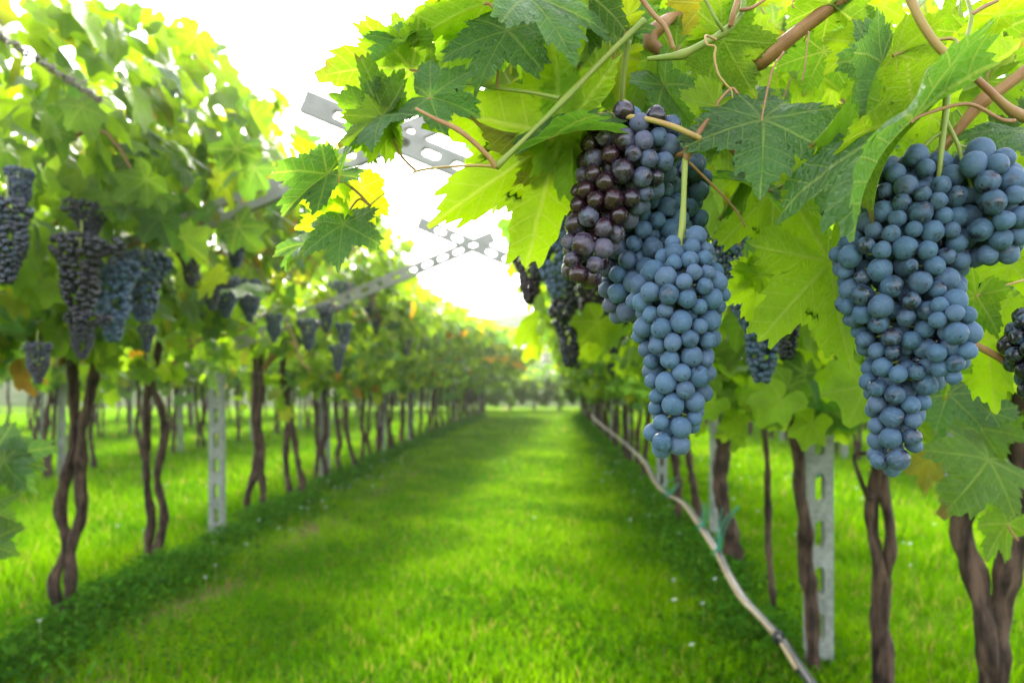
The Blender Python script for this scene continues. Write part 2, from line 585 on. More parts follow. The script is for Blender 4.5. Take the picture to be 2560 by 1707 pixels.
def cane_mesh(seed, n=4):
    g = np.random.default_rng(seed)
    mb = MB()
    for _ in range(n):
        y0 = g.uniform(-.25, .25)
        e = np.array([g.uniform(.6, 1.4), y0 + g.uniform(-.4, .4), 0])
        z1 = 1.5 + e[0] * .42 + g.uniform(-.05, .5)
        m = np.array([e[0] * .45, y0 + g.uniform(-.15, .15), 1.75 + g.uniform(-.05, .3)])
        tube(mb, [[0, 0, 1.36], [e[0] * .15, y0 * .6, 1.58], m, [e[0], e[1], z1], [e[0] + .15, e[1] + .05, z1 - .18]], [.013, .010, .008, .006, .003], 6, 4)
    return mb.mesh('cane', M['cane'], True)


def trunk_stems(g, twin, top=1.45):
    zs = np.array([-.05, .08, .25, .45, .65, .85, 1.05, 1.25, top])
    w1, w2 = g.uniform(0, 6.28, 2)
    am = g.uniform(.02, .045)
    cx = np.cumsum(g.normal(0, .014, len(zs)))
    cy = np.cumsum(g.normal(0, .014, len(zs)))
    if not twin:
        return [(np.column_stack([cx + .02 * np.sin(zs * 6 + w1), cy + .02 * np.cos(zs * 5 + w2), zs]), np.linspace(.036, .027, len(zs)))]
    sp = .028 + am * np.abs(np.sin(zs * 3.3 + w1))
    tw = w2 + zs * g.uniform(-1.4, 1.4)
    sp[-1] += .05
    sp[-2] += .02
    out = []
    for s in (1, -1):
        out.append((np.column_stack([cx + s * sp * np.cos(tw) * .8 + g.normal(0, .006, len(zs)), cy + s * sp * np.sin(tw) + g.normal(0, .006, len(zs)), zs]), np.linspace(.031, .022, len(zs)) * g.uniform(.85, 1.15)))
    return out


def stems_mesh(stems, seed, seg=10):
    mb = MB()
    for i, (p, r) in enumerate(stems):
        tube(mb, p, r, seg, 7, 0, 0.30, seed * 7 + i)
    return mb.mesh('trunk', M['bark'], True)

# ------------------------------------------------------------------ ground, hills, grass
def sheet(name, x0, x1, y0, y1, nx, ny, zf, m):
    xs, ys = np.linspace(x0, x1, nx), np.linspace(y0, y1, ny)
    X, Y = np.meshgrid(xs, ys)
    V = np.column_stack([X.ravel(), Y.ravel(), zf(X, Y).ravel()])
    i, j = np.meshgrid(np.arange(ny - 1), np.arange(nx - 1), indexing='ij')
    b = i * nx + j
    mb = MB()
    mb.add(V, np.stack([b, b + 1, b + nx + 1, b + nx], -1).reshape(-1, 4))
    o = link(name, mb.mesh(name, m))
    return kind(o, 'structure')


def gz(X, Y):
    return 0.02 * np.sin(X * 1.3 + Y * .4) * np.sin(Y * .6)


sheet('ground', -60, 60, -12, 120, 121, 133, gz, M['ground'])


def hz(X, Y):
    t = np.clip((Y - 37) / 75, 0, 1)
    return -0.3 + 14 * t ** 1.1 * (0.88 + .12 * np.sin(X / 22 + 0.4)) + .5 * np.sin(X / 5 + Y / 7) * t + .5 * np.sin(X / 2.1) * np.sin(Y / 2.6) * t


sheet('hills', -85, 85, 37, 118, 180, 90, hz, M['hill'])

XL = lambda d: float(np.interp(d, [0, 3.6, 6, 9, 14.6, 31], [-2.55, -2.59, -2.70, -2.80, -2.85, -2.45]))
XR = lambda d: float(np.interp(d, [0, 3, 5.5, 31], [1.2, 1.22, 1.30, 1.60]))


def blades(name, n_fn, regions, m, g, kindname='stuff'):
    mb_V, mb_F, mb_T = [], [], []
    off = 0
    for (y0, y1, dens, h0, h1, w, side) in regions:
        x0, x1 = side
        n = int(dens * (y1 - y0) * (x1 - x0))
        x, y = g.uniform(x0, x1, n), g.uniform(y0, y1, n)
        # patchiness in height, tone and cover
        pn = (np.sin(x * 2.1 + 1.3 * np.sin(y * 1.7)) + np.sin(y * 2.7 + 1.9 * np.sin(x * 1.3)) + np.sin((x + y) * 5.3)) / 3
        strip = np.exp(-((x + 2.0 + .12 * np.sin(y * 2.2)) / .17) ** 2) * (y < 9) * (0.5 + 0.5 * np.sin(y * 3.1 + 2))
        keep = (g.random(n) > strip * 0.95) & (np.abs(x) < y * 0.86 + 1.0)
        x, y, pn = x[keep], y[keep], pn[keep]
        n = len(x)
        h = g.uniform(h0, h1, n) * (1 + .35 * pn)
        a = g.uniform(0, 6.283, n)
        le = g.uniform(.15, .75, n) * h
        dx, dy = np.cos(a), np.sin(a)
        b = g.uniform(0, 6.283, n)
        wx, wy = np.cos(b) * w * .5, np.sin(b) * w * .5
        z = gz(x, y)
        p0 = np.column_stack([x - wx, y - wy, z - .005])
        p1 = np.column_stack([x + wx, y + wy, z - .005])
        p2 = np.column_stack([x + wx * .8 + dx * le * .35, y + wy * .8 + dy * le * .35, z + h * .6])
        p3 = np.column_stack([x - wx * .8 + dx * le * .35, y - wy * .8 + dy * le * .35, z + h * .6])
        p4 = np.column_stack([x + dx * le, y + dy * le, z + h])
        mb_V.append(np.stack([p0, p1, p2, p3, p4], 1).reshape(-1, 3))
        i = np.arange(n) * 5 + off
        mb_F.append((np.stack([i, i + 1, i + 2, i + 3], 1), np.stack([i + 3, i + 2, i + 4], 1)))
        off += n * 5
        p2 = np.sin(x * 4.3 + 2.1 * np.sin(y * 3.1)) * np.sin(y * 5.2 + 1.7 * np.sin(x * 3.7))
        t = np.clip(.42 + .30 * pn + .28 * p2 + g.normal(0, .22, n), 0, 1)[:, None]
        c = np.array([.036, .122, .001]) * (1 - t) + np.array([.118, .240, .001]) * t
        c = np.where((g.random(n) < .05)[:, None], np.array([.20, .17, .06]), c)
        mb_T.append(np.repeat(np.column_stack([c, np.ones(n)]), 5, 0))
    mb = MB()
    mb.add(np.concatenate(mb_V), [np.concatenate([f[0] for f in mb_F]), np.concatenate([f[1] for f in mb_F])], None, np.concatenate(mb_T))
    o = link(name, mb.mesh(name, m, False, True))
    return kind(o, kindname)


gr = np.random.default_rng(11)
blades('grass', None, [
    (2.2, 5.0, 3400, .035, .07, .007, (-2.9, 1.9)), (5.0, 9.0, 1600, .035, .075, .009, (-2.9, 2.2)), (9.0, 17.0, 560, .04, .085, .014, (-2.9, 2.2)), (17, 32, 170, .05, .10, .028, (-2.9, 2.2)),
    (2.6, 7.0, 1300, .05, .12, .009, (-7.0, -2.9)), (7.0, 15.0, 420, .06, .13, .016, (-13, -2.9)), (15, 32, 70, .07, .14, .035, (-22, -2.9)),
    (2.0, 7.0, 1300, .05, .12, .009, (1.9, 5.5)), (7.0, 15.0, 380, .06, .13, .016, (2.2, 11)), (15, 32, 70, .07, .14, .035, (2.2, 22)),
], M['grass'], gr)


def weeds(name, g):
    """taller herbs left standing along the foot of both vine rows"""
    mb = MB()
    L = np.array([[0, 0, 0], [-.5, .3, .05], [-.45, .7, .08], [0, 1, 0], [.45, .7, .08], [.5, .3, .05]])
    for side, fx, n in (('l', XL, 26000), ('r', XR, 26000)):
        y = 2.1 + 24 * g.random(n) ** 1.8
        base = np.interp(y, np.linspace(0, 31, 63), [fx(q) for q in np.linspace(0, 31, 63)])
        clump = .5 + .5 * np.sin(y * 2.3 + (0 if side == 'l' else 2)) * np.sin(y * 5.1 + 1)
        x = base + (g.normal(.20, .16, n) if side == 'l' else g.normal(-.16, .17, n))
        mid = np.exp(-((x - base - (.2 if side == 'l' else -.2)) / .26) ** 2)
        tall = (.04 + .13 * clump + .04 * g.random(n)) * (.35 + .65 * mid)
        if side == 'r':
            tall = tall * np.clip((y - 2.4) / 1.6, .25, 1)
        z = tall * g.random(n) ** .7 + .01
        s = g.uniform(.014, .036, n) * (1 + y * .03)
        nar = g.random(n) < .4
        sx, sy = np.where(nar, s * .35, s * .8)[:, None, None], np.where(nar, s * 2.4, s)[:, None, None]
        t = np.column_stack([g.normal(0, 1, n), g.normal(0, 1, n), g.normal(.3, .6, n)])
        nn = np.column_stack([g.normal(0, .5, n), g.normal(0, .5, n), np.ones(n)])
        ax, ay, az = frame(t, nn)
        W = np.column_stack([x, y, z])[:, None] + L[None, :, :1] * sx * ax[:, None] + (L[None, :, 1:2] - .5) * sy * ay[:, None] + L[None, :, 2:3] * sx * az[:, None]
        i = np.arange(n)[:, None] * 6
        tone = g.uniform(.6, 1.5, n)[:, None] * np.where((g.random(n) < .78)[:, None], [[.032, .102, .010]], [[.055, .13, .012]])
        mb.add(W.reshape(-1, 3), np.concatenate([i + [0, 1, 2, 3], i + [0, 3, 4, 5]]), None, np.repeat(np.column_stack([tone, np.ones(n)]), 6, 0))
    # clover spreading through the turf of the lane
    n = 60000
    y = 2.3 + 13 * g.random(n) ** 1.7
    x = g.uniform(-2.4, 1.2, n)
    keep = (np.sin(x * 3.1 + 1.7 * np.sin(y * 1.9)) + np.sin(y * 4.1 + 1.3 * np.sin(x * 2.3)) + g.normal(0, .5, n)) > .35
    x, y = x[keep], y[keep]
    n = len(x)
    s = (g.uniform(.010, .020, n) * (1 + y * .03))[:, None, None]
    z = g.uniform(.035, .07, n)
    ax, ay, az = frame(np.column_stack([g.normal(0, 1, n), g.normal(0, 1, n), g.normal(0, .25, n)]), np.column_stack([g.normal(0, .35, n), g.normal(0, .35, n), np.ones(n)]))
    W = np.column_stack([x, y, z])[:, None] + s * (L[None, :, :1] * ax[:, None] + (L[None, :, 1:2] - .5) * ay[:, None] + L[None, :, 2:3] * az[:, None])
    i = np.arange(n)[:, None] * 6
    tone = g.uniform(.55, 1.35, n)[:, None] * np.array([[.042, .125, .006]])
    mb.add(W.reshape(-1, 3), np.concatenate([i + [0, 1, 2, 3], i + [0, 3, 4, 5]]), None, np.repeat(np.column_stack([tone, np.ones(n)]), 6, 0))
    return kind(link(name, mb.mesh(name, M['weed'], False, True)), 'stuff')


weeds('weeds', np.random.default_rng(5))


def clover_flowers(name, g):
    mb = MB()
    for _ in range(150):
        y = g.uniform(3.0, 11)
        x = g.choice([g.uniform(-2.5, -1.9), g.uniform(.6, 1.2), g.uniform(-5.0, -2.8), g.uniform(1.4, 3.4), g.uniform(-1.8, .6)], p=[.3, .2, .25, .2, .05])
        s = g.uniform(.004, .008)
        z = g.uniform(.08, .2)
        for k in range(7):
            a = k * 2.4
            p = np.array([x + math.cos(a) * s * .9, y + math.sin(a) * s * .9, z + .004 * math.sin(k * 5)])
            e = np.array([math.cos(a), math.sin(a), .5])
            x_, y_, z_ = frame(e, np.array([0, 0, 1.0]))
            mb.add(p + s * np.array([-.5 * x_, .5 * x_, y_ * 1.2 + .4 * x_, y_ * 1.2 - .4 * x_]), np.array([[0, 1, 2, 3]]))
        tube(mb, [[x, y, -.02], [x + .005, y, z * .6], [x, y, z]], .0012, 4, 2, 1)
    return kind(link(name, mb.mesh(name, [M['petal'], M['green']], False)), 'stuff')


clover_flowers('clover_flowers', np.random.default_rng(9))


# ------------------------------------------------------------------ slotted posts and beams
def slotted(length, width, thick, slot_l, slot_w, pitch, first, name, m, off=0.0):
    """bar along +z from 0, broad face in xz, long round-ended holes along it"""
    mb = MB()
    seg = 5
    hy = thick / 2
    z = 0.0
    cells = []
    zc = first
    while zc + slot_l / 2 + .02 < length:
        cells.append(zc)
        zc += pitch
    bounds = [0.0]
    for c in cells:
        bounds += [c - pitch / 2 if c - pitch / 2 > bounds[-1] + .002 else None, c + pitch / 2]
    x0, x1 = -width / 2, width / 2

    def quad(a, b, zz0, zz1):
        for yy, fl in ((-hy, 0), (hy, 1)):
            V = [[a, yy, zz0], [b, yy, zz0], [b, yy, zz1], [a, yy, zz1]]
            mb.add(V, np.array([[0, 1, 2, 3]] if not fl else [[3, 2, 1, 0]]))
    zz = 0.0
    for c in cells:
        lo, hi = max(zz, c - pitch / 2), min(c + pitch / 2, length)
        if lo > zz + 1e-4:
            quad(x0, x1, zz, lo)
        rw, half = slot_w / 2, max(slot_l / 2 - slot_w / 2, 0)
        A = [(rw * math.cos(t), half + rw * math.sin(t)) for t in np.linspace(0, math.pi, seg + 1)]
        A += [(rw * math.cos(t), -half + rw * math.sin(t)) for t in np.linspace(math.pi, 2 * math.pi, seg + 1)]
        A = np.array(A) + [off, c]
        n = len(A)
        # matching points on the cell's rim
        B = []
        for k in range(n):
            s = k / (n / 2)
            if k <= seg:
                f = k / seg
                B.append((x1 + (x0 - x1) * f, hi))
            else:
                f = (k - seg - 1) / seg
                B.append((x0 + (x1 - x0) * f, lo))
        B = np.array(B)
        for yy, fl in ((-hy, 0), (hy, 1)):
            V = np.vstack([np.column_stack([A[:, 0], np.full(n, yy), A[:, 1]]), np.column_stack([B[:, 0], np.full(n, yy), B[:, 1]])])
            q = np.array([[k, (k + 1) % n, n + (k + 1) % n, n + k] for k in range(n)])
            mb.add(V, q if fl else q[:, ::-1])
        V = np.vstack([np.column_stack([A[:, 0], np.full(n, -hy), A[:, 1]]), np.column_stack([A[:, 0], np.full(n, hy), A[:, 1]])])
        mb.add(V, np.array([[k, (k + 1) % n, n + (k + 1) % n, n + k] for k in range(n)]))
        zz = hi
    if zz < length - 1e-4:
        quad(x0, x1, zz, length)
    for xx, fl in ((x0, 0), (x1, 1)):
        V = [[xx, -hy, 0], [xx, hy, 0], [xx, hy, length], [xx, -hy, length]]
        mb.add(V, np.array([[0, 3, 2, 1]] if not fl else [[0, 1, 2, 3]]))
    for zz, fl in ((0, 0), (length, 1)):
        V = [[x0, -hy, zz], [x1, -hy, zz], [x1, hy, zz], [x0, hy, zz]]
        mb.add(V, np.array([[0, 3, 2, 1]] if not fl else [[0, 1, 2, 3]]))
    return mb.mesh(name, m, False)


POST = slotted(1.82, .118, .048, .125, .042, .205, .22, 'upright', M['conc'])
POSTP = slotted(1.82, .085, .06, .125, .02, .205, .22, 'upright', M['conc'])
ARM = slotted(2.52, .098, .04, .085, .036, .140, .10, 'arm', M['arm'])
bm = MB()
for s in (-1, 1):
    V = []
    for k in range(6):
        a = k * math.pi / 3
        V.append([.016 * math.cos(a), s * .026, .016 * math.sin(a)])
    for k in range(6):
        a = k * math.pi / 3
        V.append([.016 * math.cos(a), s * .038, .016 * math.sin(a)])
    bm.add(V, [np.array([[k, (k + 1) % 6, 6 + (k + 1) % 6, 6 + k] for k in range(6)]), np.array([[6, 7, 8, 9, 10, 11]])])
BOLT = bm.mesh('bolt', M['wire'], False)

ARM_ANG = math.atan(.418)
POSTS_L = [2.95, 5.6, 8.7, 11.9, 14.6, 17.6, 20.6, 23.6, 26.6]
POSTS_R = [3.04, 5.25, 7.8, 11.0, 14.0, 17.0, 20.0, 23.0, 26.0]
NTH = ['nearest', 'second', 'third', 'fourth', 'fifth', 'sixth', 'seventh', 'eighth', 'ninth']


def make_post(x, y, side, label, group, upright=POST, rz=0.0, arm=True):
    t = thing('trellis_post', label, 'post', (x, y, -.04), 0, group)
    link('upright', upright, t, Matrix.Translation((x, y, -.04)) @ Matrix.Rotation(rz, 4, 'Z'))
    if arm:
        s = 1 if side == 'l' else -1
        R = Matrix.Rotation(s * (math.pi / 2 - ARM_ANG), 4, 'Y')
        a = link('arm', ARM, t, Matrix.Translation((x - s * .06, y + (.075 if side == 'l' else -.068), 1.51)) @ R)
        link('bolt', BOLT, a, WM[a.name] @ Matrix.Translation((.0, 0, .045)))
    return t


for i, d in enumerate(POSTS_L):
    lab = ['slotted beam rising from beyond the left edge, crossing the first arm overhead', 'pale slotted concrete post standing alone between the left-hand vines, nearest of its row',
           'second slotted post of the left-hand row, beyond the twin-stemmed vines', 'third slotted post of the left-hand row, halfway down the lane'][i] if i < 4 else 'narrow pale trellis post far down the left-hand vine row'
    make_post(XL(d), d, 'l', lab, 'posts of the left-hand vine row', rz=rad(3), arm=i < 2)
for i, d in enumerate(POSTS_R):
    lab = ['grey slotted post with a vine trunk leaning on its left, nearest of the right row', 'narrow pale post beside a thick trunk, second in the right-hand row', 'pale post partly behind the long front bunch of grapes'][i] if i < 3 else 'slim pale trellis post far down the right-hand vine row'
    make_post(XR(d) + (.02 if i else 0), d, 'r', lab, 'posts of the right-hand vine row', rz=rad(-4 if i != 1 else 62), arm=i < 2)
far_posts = []
for rowx, ds in ((-6.5, [9.2, 12.2, 15.2, 18.2, 21.2]), (-10.3, [14.0, 17.0, 20.0, 23.0]), (5.1, [8.6, 11.6, 14.6, 17.6, 20.6]), (9.0, [14.2, 17.2, 20.2])):
    for d in ds:
        far_posts.append(make_post(rowx, d, 'l' if rowx < 0 else 'r', ('pale post of a vine row seen under the leaves beyond the left-hand trunks' if rowx < 0 else 'pale post of a vine row seen under the leaves beyond the right-hand trunks'), 'posts of the outer vine rows', POSTP, rad(20), False))

# ------------------------------------------------------------------ vines
WL = (0.8, .30, 1.45, .24, .05, .22)        # green deep lime yellow orange blue
WR = (1.0, .30, 1.3, .04, .0, .40)
CAN_L = [canopy_mesh(200 + i, 900, MED, .102, WL) for i in range(4)]
CAN_R = [canopy_mesh(220 + i, 640, MED, .108, WR) for i in range(4)]
CAN_RT = [canopy_mesh(230 + i, 400, MED, .105, WR) for i in range(2)]
CAN_F = [canopy_mesh(240 + i, 300, FARL, .165, (1, .5, .9, .4, .1, .3)) for i in range(3)]
CAN_X = [canopy_mesh(250 + i, 420, FARL, .165, (.7, 1.2, .25, .02, .0, .3)) for i in range(2)]
CANES = [cane_mesh(260 + i) for i in range(3)]
gt = np.random.default_rng(31)
TR_TWIN = [stems_mesh(trunk_stems(gt, True), 300 + i) for i in range(4)]
TR_ONE = [stems_mesh(trunk_stems(gt, False), 320 + i) for i in range(2)]
TRUNKS = TR_TWIN + TR_ONE


def px_stem(pts, d, rpx, taper=.8):
    p = [P(a, b, d) for a, b in pts]
    z0 = p[0][2]
    if z0 > -.03:
        p.insert(0, np.array([p[0][0], p[0][1], -.05]))
    p = np.array(p)
    p[:, 1] += np.sin(np.arange(len(p)) * 1.7 + rpx) * .015
    r0 = rpx * d / F
    r = np.linspace(r0 * 1.08, r0 * taper, len(p))
    r[0] *= 1.25
    return p, r


CUSTOM = {
    ('l', 1): [px_stem([(152, 1556), (146, 1500), (140, 1440), (163, 1370), (150, 1290), (168, 1190), (186, 1110), (180, 1010), (180, 930), (192, 840), (196, 760)], 3.66, 13),
               px_stem([(166, 1556), (180, 1450), (184, 1360), (198, 1290), (200, 1200), (207, 1120), (206, 1060), (222, 990), (236, 920), (244, 840), (246, 760)], 3.66, 13)],
    ('l', 2): [px_stem([(376, 1408), (370, 1350), (377, 1300), (370, 1230), (368, 1170), (364, 1100), (362, 1030), (372, 960), (360, 900), (350, 840), (345, 780)], 4.83, 9.5),
               px_stem([(387, 1408), (402, 1340), (406, 1270), (395, 1200), (403, 1140), (411, 1080), (400, 1020), (383, 960), (392, 900), (399, 830), (405, 770)], 4.83, 9.5)],
    ('l', 3): [px_stem([(620, 1290), (620, 1240), (633, 1190), (640, 1130), (638, 1060), (638, 980), (636, 910), (630, 840)], 6.55, 8), px_stem([(655, 1290), (660, 1230), (651, 1180), (654, 1120), (648, 1050), (654, 980), (650, 910), (656, 840)], 6.55, 8)],
    ('l', 4): [px_stem([(731, 1250), (721, 1200), (714, 1140), (717, 1080), (719, 1010), (708, 950), (704, 860)], 7.5, 7.5), px_stem([(738, 1250), (757, 1215), (746, 1160), (737, 1110), (729, 1060), (724, 1000), (716, 940), (722, 860)], 7.5, 7.5)],
    ('l', 6): [px_stem([(852, 1180), (844, 1140), (850, 1100), (842, 1050), (838, 990), (846, 920), (850, 850)], 9.75, 6), px_stem([(887, 1162), (876, 1120), (866, 1070), (862, 1020), (855, 960), (860, 920), (866, 850)], 9.75, 6)],
    ('r', 0): [px_stem([(2492, 2000), (2472, 1707), (2452, 1560), (2436, 1430), (2412, 1330), (2410, 1240), (2425, 1150), (2450, 1000), (2470, 850)], 1.85, 25, .85),
               px_stem([(2500, 2000), (2495, 1707), (2503, 1560), (2513, 1450), (2532, 1330), (2548, 1230), (2552, 1100), (2548, 960), (2540, 850)], 1.85, 28, .85)],
    ('r', 1): [px_stem([(2212, 1825), (2206, 1707), (2205, 1620), (2196, 1540), (2200, 1450), (2186, 1380), (2182, 1310), (2190, 1210), (2198, 1130), (2212, 1040), (2215, 900)], 2.48, 14, .95),
               px_stem([(2222, 1825), (2212, 1640), (2208, 1560), (2216, 1450), (2222, 1380), (2220, 1310), (2212, 1220), (2216, 1130), (2226, 1040), (2240, 900)], 2.48, 14, .95),
               px_stem([(2190, 1290), (2168, 1245), (2150, 1200), (2140, 1140), (2175, 1133), (2130, 1135)], 2.48, 7, .6)],
    ('r', 2): [px_stem([(2034, 1690), (2032, 1520), (2016, 1420), (2010, 1320), (1998, 1230), (2000, 1150), (1990, 1070), (1985, 990), (1990, 900), (1996, 800), (2002, 700)], 2.93, 16.5)],
    ('r', 3): [px_stem([(1932, 1530), (1926, 1450), (1922, 1350), (1921, 1260), (1918, 1180), (1912, 1100), (1910, 1040), (1916, 950), (1920, 850)], 3.72, 8)],
    ('r', 4): [px_stem([(1840, 1425), (1832, 1370), (1820, 1320), (1806, 1240), (1801, 1180), (1808, 1120), (1812, 1060), (1806, 1000), (1800, 920), (1796, 820)], 4.6, 19)],
    ('r', 5): [px_stem([(1694, 1300), (1696, 1230), (1692, 1170), (1684, 1110), (1680, 1040), (1684, 950), (1690, 860)], 6.0, 9), px_stem([(1748, 1300), (1738, 1235), (1726, 1170), (1718, 1110), (1706, 1040), (1702, 950), (1706, 860)], 6.0, 9)],
}
VL = [2.65, 3.66, 4.83, 6.55, 7.5, 8.6, 9.75] + [10.7 + .98 * i for i in range(19)]
VR = [1.85, 2.48, 2.93, 3.72, 4.6, 6.0, 6.9] + [7.85 + .98 * i for i in range(22)]
LAB = {
    ('l', 0): 'grapevine at the left picture edge, only its leaves hanging into view', ('l', 1): 'twisted twin-stemmed grapevine at lower left, nearest whole trunk of the left row',
    ('l', 2): 'twin-stemmed grapevine under the two big blurred bunches, just left of the nearest pale post', ('l', 3): 'first twin-stemmed grapevine right of the pale slotted post in the left row',
    ('l', 4): 'second twin-stemmed grapevine right of the nearest pale post, before the second post', ('l', 6): 'grapevine of two thin stems leaning apart just right of the second left-hand post',
    ('r', 0): 'nearest grapevine at the right edge with two thick dark trunks and hanging leaves', ('r', 1): 'thick single-trunked grapevine under the big right-hand bunch, with a slit through the trunk',
    ('r', 2): 'reddish grapevine trunk leaning against the grey slotted post on the right', ('r', 3): 'thin young vine stem between the thick trunk and the grey post on the right',
    ('r', 4): 'thick brown vine trunk beside the narrow pale post, right of the front grape bunch', ('r', 5): 'forked grapevine just below and right of the tip of the long front bunch'}
VINES = {}
gv = np.random.default_rng(77)
for side, ds, fx in (('l', VL, XL), ('r', VR, XR)):
    row = 'left' if side == 'l' else 'right'
    for i, d in enumerate(ds):
        x = fx(d)
        lab = LAB.get((side, i))
        if lab is None:
            lab = f'blurred grapevine with dark slim stems farther down the {row}-hand row'
        v = thing('grapevine', lab, 'grapevine', (x, d, 0), 0, f'vines of the {row}-hand row')
        VINES[(side, i)] = v
        W = Matrix.Translation((x, d, 0))
        if (side, i) in CUSTOM:
            world_part('trunk', stems_mesh(CUSTOM[(side, i)], 400 + i, 14), None, v)
        else:
            link('trunk', TRUNKS[(i * 3 + (1 if side == 'r' else 0)) % 6], v, W @ Matrix.Rotation(gv.uniform(0, 6), 4, 'Z') @ Matrix.Diagonal((1, 1, gv.uniform(.95, 1.05), 1)))
        lib = (CAN_L if side == 'l' else (CAN_RT if i < 6 else CAN_R)) if d < 15 else CAN_F
        Rz = Matrix.Rotation((0 if side == 'l' else math.pi) + (math.pi * 0), 4, 'Z')
        fl = Matrix.Diagonal((1, gv.uniform(.95, 1.1), gv.uniform(.96, 1.04) * (1.06 if (side == 'l' and d < 6) else 1), 1))
        k = int(gv.integers(len(lib)))
        q = min(max((d - 9) / 9, 0), 1)                # the roof closes in from the left farther down the lane
        fl = fl @ (Matrix.Diagonal((1 + .32 * q + .25 * min(max((d - 17) / 9, 0), 1), 1, 1 + .16 * q, 1)) if side == 'l' else Matrix.Diagonal((1 - .22 * q, 1, 1, 1)))
        if side == 'l' and d < 4.5:
            fl = fl @ Matrix.Diagonal((.93, 1, 1.04, 1))
        lift = Matrix.Translation((0, 0, .32 if (side, i) in (('l', 2), ('l', 3)) else 0))
        fo = link('foliage', lib[k], v, W @ lift @ Rz @ fl)
        if d < 12:
            link('cane', CANES[i % 3], v, W @ Rz)
for (rx, y0, y1, nm) in ((-6.5, 8.1, 30, 'left'), (-10.3, 12.9, 30, 'left'), (-14.2, 18, 30, 'left'), (5.1, 7.3, 30, 'right'), (9.0, 12.8, 30, 'right'), (12.9, 18.5, 30, 'right')):
    y = y0
    k = 0
    while y < y1:
        x = rx + gv.normal(0, .05)
        v = thing('grapevine', f'small blurred grapevine of an outer row glimpsed beyond the {nm}-hand trunks', 'grapevine', (x, y, 0), 0, f'vines of the outer rows beyond the {nm}-hand row')
        W = Matrix.Translation((x, y, 0))
        link('trunk', TRUNKS[int(gv.integers(6))], v, W @ Matrix.Rotation(gv.uniform(0, 6), 4, 'Z'))
        link('foliage', CAN_F[k % 3], v, W @ Matrix.Translation((0, 0, .12)) @ Matrix.Rotation(0 if k % 2 else math.pi, 4, 'Z'))
        y += .92 + gv.uniform(-.1, .15)
        k += 1
for k in range(15):
    x = -8.5 + k * 1.15
    v = thing('grapevine', 'hazy grapevine of the cross row closing the far end of the lane', 'grapevine', (x, 31.6, 0), 0, 'vines of the cross row at the lane end')
    W = Matrix.Translation((x, 31.6 + gv.uniform(-.1, .1), 0)) @ Matrix.Rotation(-math.pi / 2, 4, 'Z')
    link('trunk', TRUNKS[int(gv.integers(6))], v, W)
    link('foliage', CAN_X[k % 2], v, W @ Matrix.Translation((0, 0, -.80)) @ Matrix.Diagonal((1.1, 1.1, 1.08, 1)))

# wires
def wire(label, x, z, y0, y1, r=.0018, sag=.0, seed=0):
    mb = MB()
    ys = np.linspace(y0, y1, 14)
    tube(mb, np.column_stack([np.interp(ys, [y0, y1], [x[0], x[1]]), ys, z + sag * np.sin(ys * 1.1 + seed)]), r, 5, 2)
    w = thing('trellis_wire', label, 'wire', me=mb.mesh('trellis_wire', M['wire']), group='wires of the trellis')
    return w


w0 = wire('bare steel wire wrapped in dry grey tendrils at the top left corner', (-1.35, -1.50), 2.12, 1.5, 30, .0022)
gd = np.random.default_rng(3)
for k, (y, L) in enumerate([(1.71, .03), (1.77, .04), (1.85, .06), (1.91, .07), (1.99, .07), (2.06, .06)]):
    mb = MB()
    for q in range(4):
        a = np.linspace(0, gd.uniform(9, 16), 26)
        yy = y + np.linspace(-L / 2, L / 2, 26) + gd.normal(0, .004, 26)
        rr = gd.uniform(.004, .009) * (1 + .5 * np.sin(a * .7))
        tube(mb, np.column_stack([-1.355 + rr * np.cos(a), yy, 2.12 + rr * np.sin(a)]), .0022, 5, 2)
    for q in range(2):
        e = gd.normal(0, .03, 3)
        tube(mb, [[-1.355, y, 2.12], [-1.355 + e[0] * .6, y + e[1] * .4 + .01, 2.12 + e[2] * .7], [-1.355 + e[0], y + e[1] + .02, 2.12 + e[2]]], [.002, .0016, .001], 5, 3)
    world_part('dry_tendril', mb, M['dead'], w0)
wire('low wire along the right-hand vine trunks', (1.14, 1.5), 1.36, 2.0, 28)
wire('low wire along the left-hand vine trunks', (-2.52, -2.5), 1.36, 2.4, 28)

# ------------------------------------------------------------------ hose, reed and twine
HP = [(2060, 1760), (2023, 1703), (1989, 1655), (1955, 1602), (1902, 1544), (1859, 1496), (1820, 1433), (1796, 1384), (1757, 1322), (1709, 1259), (1670, 1237), (1641, 1208), (1612, 1155), (1576, 1120), (1540, 1090), (1512, 1068), (1490, 1050), (1478, 1036)]


def on_line(px, py, X=1.02):
    d = X * F / (px - CX)
    d = min(d, 17.0)
    return P(px, py, d)


